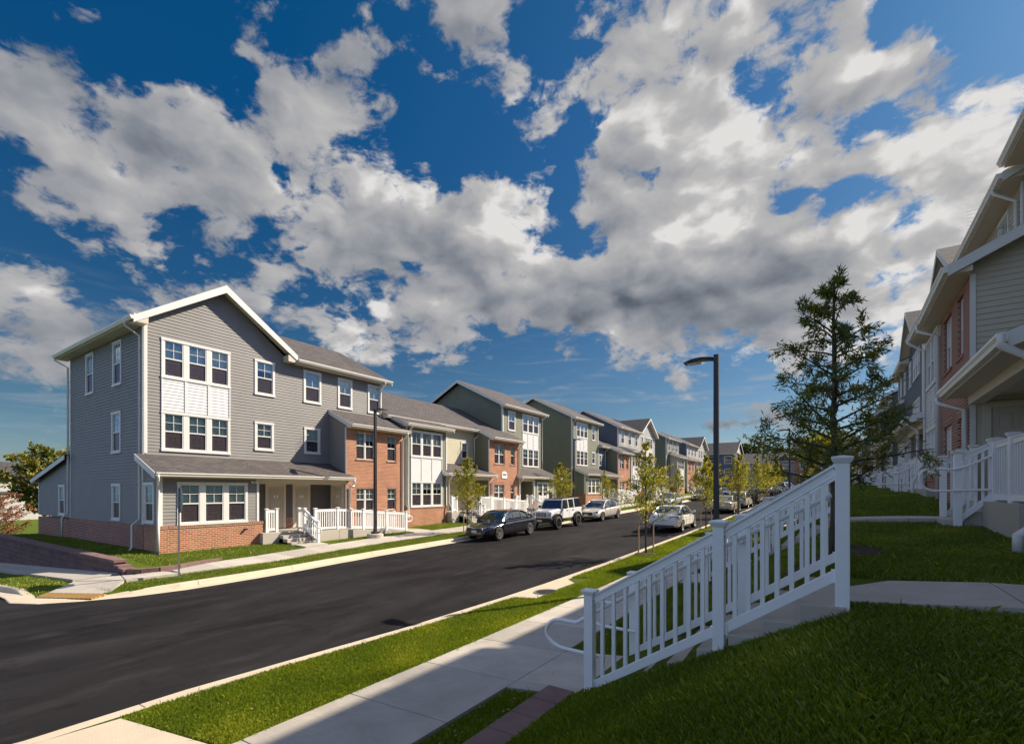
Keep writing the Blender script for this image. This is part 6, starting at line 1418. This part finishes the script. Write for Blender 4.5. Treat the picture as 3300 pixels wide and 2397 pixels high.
        for f in (.335, .475, .635): mb.tube([(s*(xf(f)*.998+.001), Y0+f*L, .34), (s*(xf(f)*1.0+.001), Y0+f*L, .66), (s*(xf(f)*.962+.003), Y0+f*L+.01, .86)], .004, 4, cap=False)
        mb.obj('door_seams', M['black'], t)
        for f in (fx, rx): wheel(t, s*(hw-.125), Y0+f*L, wr, .21, s, spokes=spokes)
    mb = MB(); mb.prism([(-.42, Y0-.012, .46), (.42, Y0-.012, .46), (.50, Y0-.005, .60), (.46, Y0+.01, .68), (-.46, Y0+.01, .68), (-.50, Y0-.005, .60)], [(-.42, Y0+.1, .46), (.42, Y0+.1, .46), (.50, Y0+.1, .60), (.46, Y0+.1, .68), (-.46, Y0+.1, .68), (-.50, Y0+.1, .60)]); gr = mb.obj('grille', M['black'], t)
    mb = MB(); ring = [(-.42, .455), (.42, .455), (.51, .60), (.465, .69), (-.465, .69), (-.51, .60)]
    mb.tube([(a, Y0-.016, z) for a, z in ring+ring[:1]], .012, 6); mb.tube([(.085*math.cos(k*math.pi/8), Y0-.022, .60+.05*math.sin(k*math.pi/8)) for k in range(17)], .007, 5); mb.obj('grille_surround', M['chrome'], gr)
    mb = MB(); mb.box(-.55, .55, Y0-.006, Y0+.08, .30, .38); mb.obj('lower_intake', M['black'], t)
    mb = MB(); mb.box(-.16, .16, Y0-.035, Y0-.018, .44, .56); pf = mb.obj('licence_plate', M['plate'], t)
    zp = .70 if kind == 'sedan' else .80
    mb = MB(); mb.box(-.16, .16, Y0+L+.012, Y0+L+.028, zp-.06, zp+.06); pr_ = mb.obj('licence_plate', M['plate'], t)
    if plate_txt:
        text_obj('lettering', plate_txt, .085, M['black'], pf, Matrix(((1, 0, 0, 0), (0, 0, -1, Y0-.036), (0, 1, 0, .50), (0, 0, 0, 1))), .001)
        text_obj('lettering', plate_txt, .085, M['black'], pr_, Matrix(((-1, 0, 0, 0), (0, 0, 1, Y0+L+.029), (0, 1, 0, zp), (0, 0, 0, 1))), .001)
    mb = MB(); mb.tube([(.07*math.cos(k*math.pi/8), Y0+L+.02, zp+.17+.04*math.sin(k*math.pi/8)) for k in range(17)], .006, 5); mb.obj('badge', M['chrome'], t)
    mb = MB(); mb.box(-.62, .62, Y0+L-.05, Y0+L+.004, .36, .43); mb.obj('rear_trim', M['black'], t)
    mb = MB(); mb.tube([(0, Y0+rz_*L-.1, H+.0), (0, Y0+rz_*L+.02, H+.05)], .02, 6); mb.obj('antenna', pm, t)
    mb = MB(); mb.box(-.035, .035, Y0+.33*L+.35, Y0+.33*L+.37, H-.27, H-.2); mb.obj('rear_view_mirror', M['black'], t)
    return t
def make_offroader(label, pm):
    t = thing('off_roader', label, 'car', group='cars parked along the street'); L, hw = 4.3, .80; Y0 = -L/2
    mb = MB(); mb.prism([(-hw, Y0+1.42, .62), (hw, Y0+1.42, .62), (hw, Y0+1.42, 1.22), (-hw, Y0+1.42, 1.22)], [(-hw, Y0+L-.1, .62), (hw, Y0+L-.1, .62), (hw, Y0+L-.1, 1.22), (-hw, Y0+L-.1, 1.22)])
    mb.prism([(-.66, Y0+.22, .62), (.66, Y0+.22, .62), (.70, Y0+.22, 1.08), (-.70, Y0+.22, 1.08)], [(-hw+.03, Y0+1.415, .62), (hw-.03, Y0+1.415, .62), (hw-.04, Y0+1.415, 1.20), (-hw+.04, Y0+1.415, 1.20)])
    mb.obj('body', pm, t, bevel=.03)
    mb = MB(); mb.prism([(-.58, Y0+.22, 1.075), (.58, Y0+.22, 1.075), (.50, Y0+.24, 1.135), (-.50, Y0+.24, 1.135)], [(-.70, Y0+1.40, 1.195), (.70, Y0+1.40, 1.195), (.60, Y0+1.40, 1.245), (-.60, Y0+1.40, 1.245)]); mb.obj('bonnet', pm, t, bevel=.02)
    mb = MB(); mb.prism([(-.74, Y0+1.40, 1.215), (.74, Y0+1.40, 1.215), (.74, Y0+L-.14, 1.215), (-.74, Y0+L-.14, 1.215)], [(-.62, Y0+1.70, 1.76), (.62, Y0+1.70, 1.76), (.66, Y0+L-.26, 1.80), (-.66, Y0+L-.26, 1.80)]); mb.obj('windows', M['cglass'], t, bevel=.015)
    mb = MB(); mb.prism([(-.65, Y0+1.66, 1.765), (.65, Y0+1.66, 1.765), (.69, Y0+L-.22, 1.80), (-.69, Y0+L-.22, 1.80)], [(-.60, Y0+1.70, 1.83), (.60, Y0+1.70, 1.83), (.62, Y0+L-.30, 1.865), (-.62, Y0+L-.30, 1.865)]); mb.obj('roof', M['black'], t, bevel=.02)
    mb = MB()
    for s in (1, -1):
        mb.bar((s*.745, Y0+1.42, 1.22), (s*.64, Y0+1.70, 1.77), .06, .06); mb.bar((s*.64, Y0+1.70, 1.79), (s*.67, Y0+3.2, 1.81), .05, .06)
        for y in (2.32, 3.12): mb.bar((s*.755, Y0+y, 1.22), (s*.655, Y0+y+.02, 1.79), .09, .05, up=(1, 0, 0))
    mb.bar((-.65, Y0+1.69, 1.775), (.65, Y0+1.69, 1.775), .05, .06); mb.obj('window_frame', pm, t, bevel=.006)
    mb = MB(); mb.prism([(-.70, Y0+.175, .72), (.70, Y0+.175, .72), (.72, Y0+.19, 1.10), (-.72, Y0+.19, 1.10)], [(-.70, Y0+.24, .72), (.70, Y0+.24, .72), (.72, Y0+.24, 1.10), (-.72, Y0+.24, 1.10)]); gp = mb.obj('grille', pm, t, bevel=.015)
    mb = MB()
    for k in range(7): x = (k-3)*.105; mb.box(x-.032, x+.032, Y0+.165, Y0+.20, .77, 1.03)
    mb.obj('grille_slots', M['black'], gp, bevel=.006)
    for s in (1, -1):
        mb = MB(); mb.lathe([(.001, -.02), (.08, -.015), (.095, .0), (.10, .04)], (s*.52, Y0+.165, .93), 'y', 18); mb.obj('headlight', M['lens'], t)
        for yc in (.68, 3.35):
            mb = MB(); r = .50; xo = s*(hw-.06); arc = [(math.cos(a), math.sin(a)) for a in [math.pi*k/10 for k in range(11)]]
            pa = [(yc+r*c*1.02, .42+r*.98*q) for c, q in arc]; pb = [(yc+r*c*1.16, .42+r*1.12*q) for c, q in arc][::-1]
            pr = pa+pb; mb.prism([(xo, Y0+y, z) for y, z in pr], [(s*(hw+.15), Y0+y, z-.01) for y, z in pr]); mb.obj('fender', M['black'], t)
            mb = MB(); mb.lathe([(.001, 0), (.47, 0), (.47, .06), (.001, .06)], (s*(hw+.004) if s > 0 else s*(hw+.004)-.06, Y0+yc, .46), 'x', 24, smooth=False); mb.obj('wheel_arch', M['under'], t)
            wheel(t, s*(hw+.03), Y0+yc, .41, .25, s, rim='rimdark', spokes=5)
        mb = MB(); mb.prism([(s*.78, Y0+1.56, 1.22), (s*1.02, Y0+1.54, 1.22), (s*1.02, Y0+1.54, 1.40), (s*.82, Y0+1.56, 1.40)], [(s*.78, Y0+1.64, 1.22), (s*1.02, Y0+1.64, 1.22), (s*1.02, Y0+1.64, 1.40), (s*.82, Y0+1.64, 1.40)]); mb.obj('mirror', M['black'], t, bevel=.02)
        mb = MB()
        for y in (2.30, 3.05): mb.box(s*hw-.01, s*hw+.03, Y0+y-.28, Y0+y-.12, 1.08, 1.115)
        mb.obj('door_handles', M['black'], t)
        mb = MB()
        for y in (1.52, 2.36, 3.0): mb.box(s*(hw+.001)-.003, s*(hw+.001)+.003, Y0+y-.005, Y0+y+.005, .66, 1.21)
        mb.obj('door_seams', M['black'], t)
        mb = MB(); mb.box(s*.60-.05, s*.60+.05, Y0+.12, Y0+.16, .62, .68); mb.obj('indicator', M['amber'], t)
        mb = MB(); mb.box(s*.78-.05, s*.78+.05, Y0+L-.14, Y0+L-.08, .95, 1.15); mb.obj('tail_light', M['red'], t)
    mb = MB(); mb.box(-.82, .82, Y0-.02, Y0+.20, .46, .70); mb.obj('front_bumper', M['black'], t, bevel=.03)
    mb = MB(); mb.box(-.78, .78, Y0+L-.12, Y0+L+.10, .5, .70); mb.obj('rear_bumper', M['black'], t, bevel=.03)
    mb = MB(); mb.box(-.82, .82, Y0+1.2, Y0+2.8, .42, .50); mb.obj('side_step', M['black'], t)
    mb = MB(); mb.box(-.16, .16, Y0-.045, Y0-.022, .50, .62); mb.obj('licence_plate', M['plate'], t)
    return t
def put(t, x, y, face=-1, dz=.0):
    t.location = (x, y, Rz(y)+dz); pitch = math.atan2(Rz(y+1.5)-Rz(y-1.5), 3); t.rotation_euler = (pitch if face < 0 else -pitch, 0, 0 if face < 0 else math.pi); return t
P_navy = paint('navy_paint', (.010, .011, .018), .2, .16); P_white = paint('white_paint', (.78, .78, .78), 0, .3); P_silver = paint('beige_silver_paint', (.62, .57, .50), .25, .3)
P_grey = paint('silver_grey_paint', (.52, .52, .52), .3, .3); P_pearl = paint('pearl_white_paint', (.76, .76, .75), 0, .25); P_gold = paint('champagne_paint', (.50, .44, .36), .3, .3)
P_black = paint('black_paint', (.012, .012, .013), .2, .2); P_blue = paint('steel_blue_paint', (.12, .16, .22), .6, .3); P_redp = paint('red_paint', (.35, .02, .03), .2, .3)
put(make_car('dark navy sedan facing the camera, nearest car on the left kerb', 'car', P_navy, 4.85, 1.84, 1.46, wr=.35, spokes=5), -15.02, 21.35)
put(make_offroader('boxy white off-roader with black fenders and slotted grille behind the navy sedan', P_white), -15.05, 27.5)
put(make_car('beige silver sedan behind the white off-roader on the left kerb', 'car', P_silver, 4.85, 1.82, 1.50, spokes=7, wr=.33), -15.0, 34.2)
put(make_car('silver grey sedan facing the camera, standing alone before the middle left row', 'car', P_grey, 4.85, 1.85, 1.46, wr=.34), -15.05, 52.5)
put(make_car('low white sports sedan on the left kerb beyond the grey sedan', 'car', P_pearl, 4.95, 1.92, 1.36, wr=.35), -15.05, 67.5)
put(make_car('steel blue saloon on the left kerb beyond the white sports sedan', 'car', P_blue, 4.7, 1.8, 1.46), -14.6, 82)
put(make_car('black car at the far end of the left kerb', 'car', P_black, 4.7, 1.8, 1.46), -15.0, 75.0)
t = put(make_car('white sedan seen from behind with red tail lights, nearest car on the right', 'car', P_pearl, 4.6, 1.80, 1.45, wr=.33, plate_txt='BG4 7803'), -8.15, 29.4, 1)
put(make_car('champagne sedan seen from behind, half hidden by the tall lamp post', 'car', P_gold, 4.75, 1.82, 1.46, wr=.34), -8.1, 45.4, 1)
put(make_car('silver hatchback seen from behind, ahead of the champagne sedan', 'car', P_grey, 4.4, 1.80, 1.62, kind='hatch'), -8.1, 53.0, 1)
put(make_car('black estate car with tall red tail lights on the right kerb', 'car', P_black, 4.6, 1.85, 1.72, kind='hatch', wr=.35), -8.15, 61.5, 1)
put(make_car('dark blue sedan alone near the end of the right kerb', 'car', paint('dark_blue_paint', (.025, .045, .085), .4, .25), 4.8, 1.84, 1.45), -7.9, 86.5, 1)
for lab, p_, x, y, rz, kd, H_ in (('red car crossing the far end of the street', P_redp, -13.0, 98.5, .9, 'sedan', 1.46), ('white van-like car at the far junction behind the red car', P_pearl, -10.6, 101, 1.1, 'hatch', 2.0), ('silver pickup-sized car at the far junction, rightmost of its cluster', P_grey, -8.0, 103, .7, 'hatch', 1.9), ('dark parked car in front of the slate blue house', P_black, -22, 106.5, 1.5, 'sedan', 1.45)):
    t = make_car(lab, 'car', p_, 4.7, 1.85, H_, kind=kd); t.location = (x, y, Rz(y)); t.rotation_euler = (0, 0, rz)
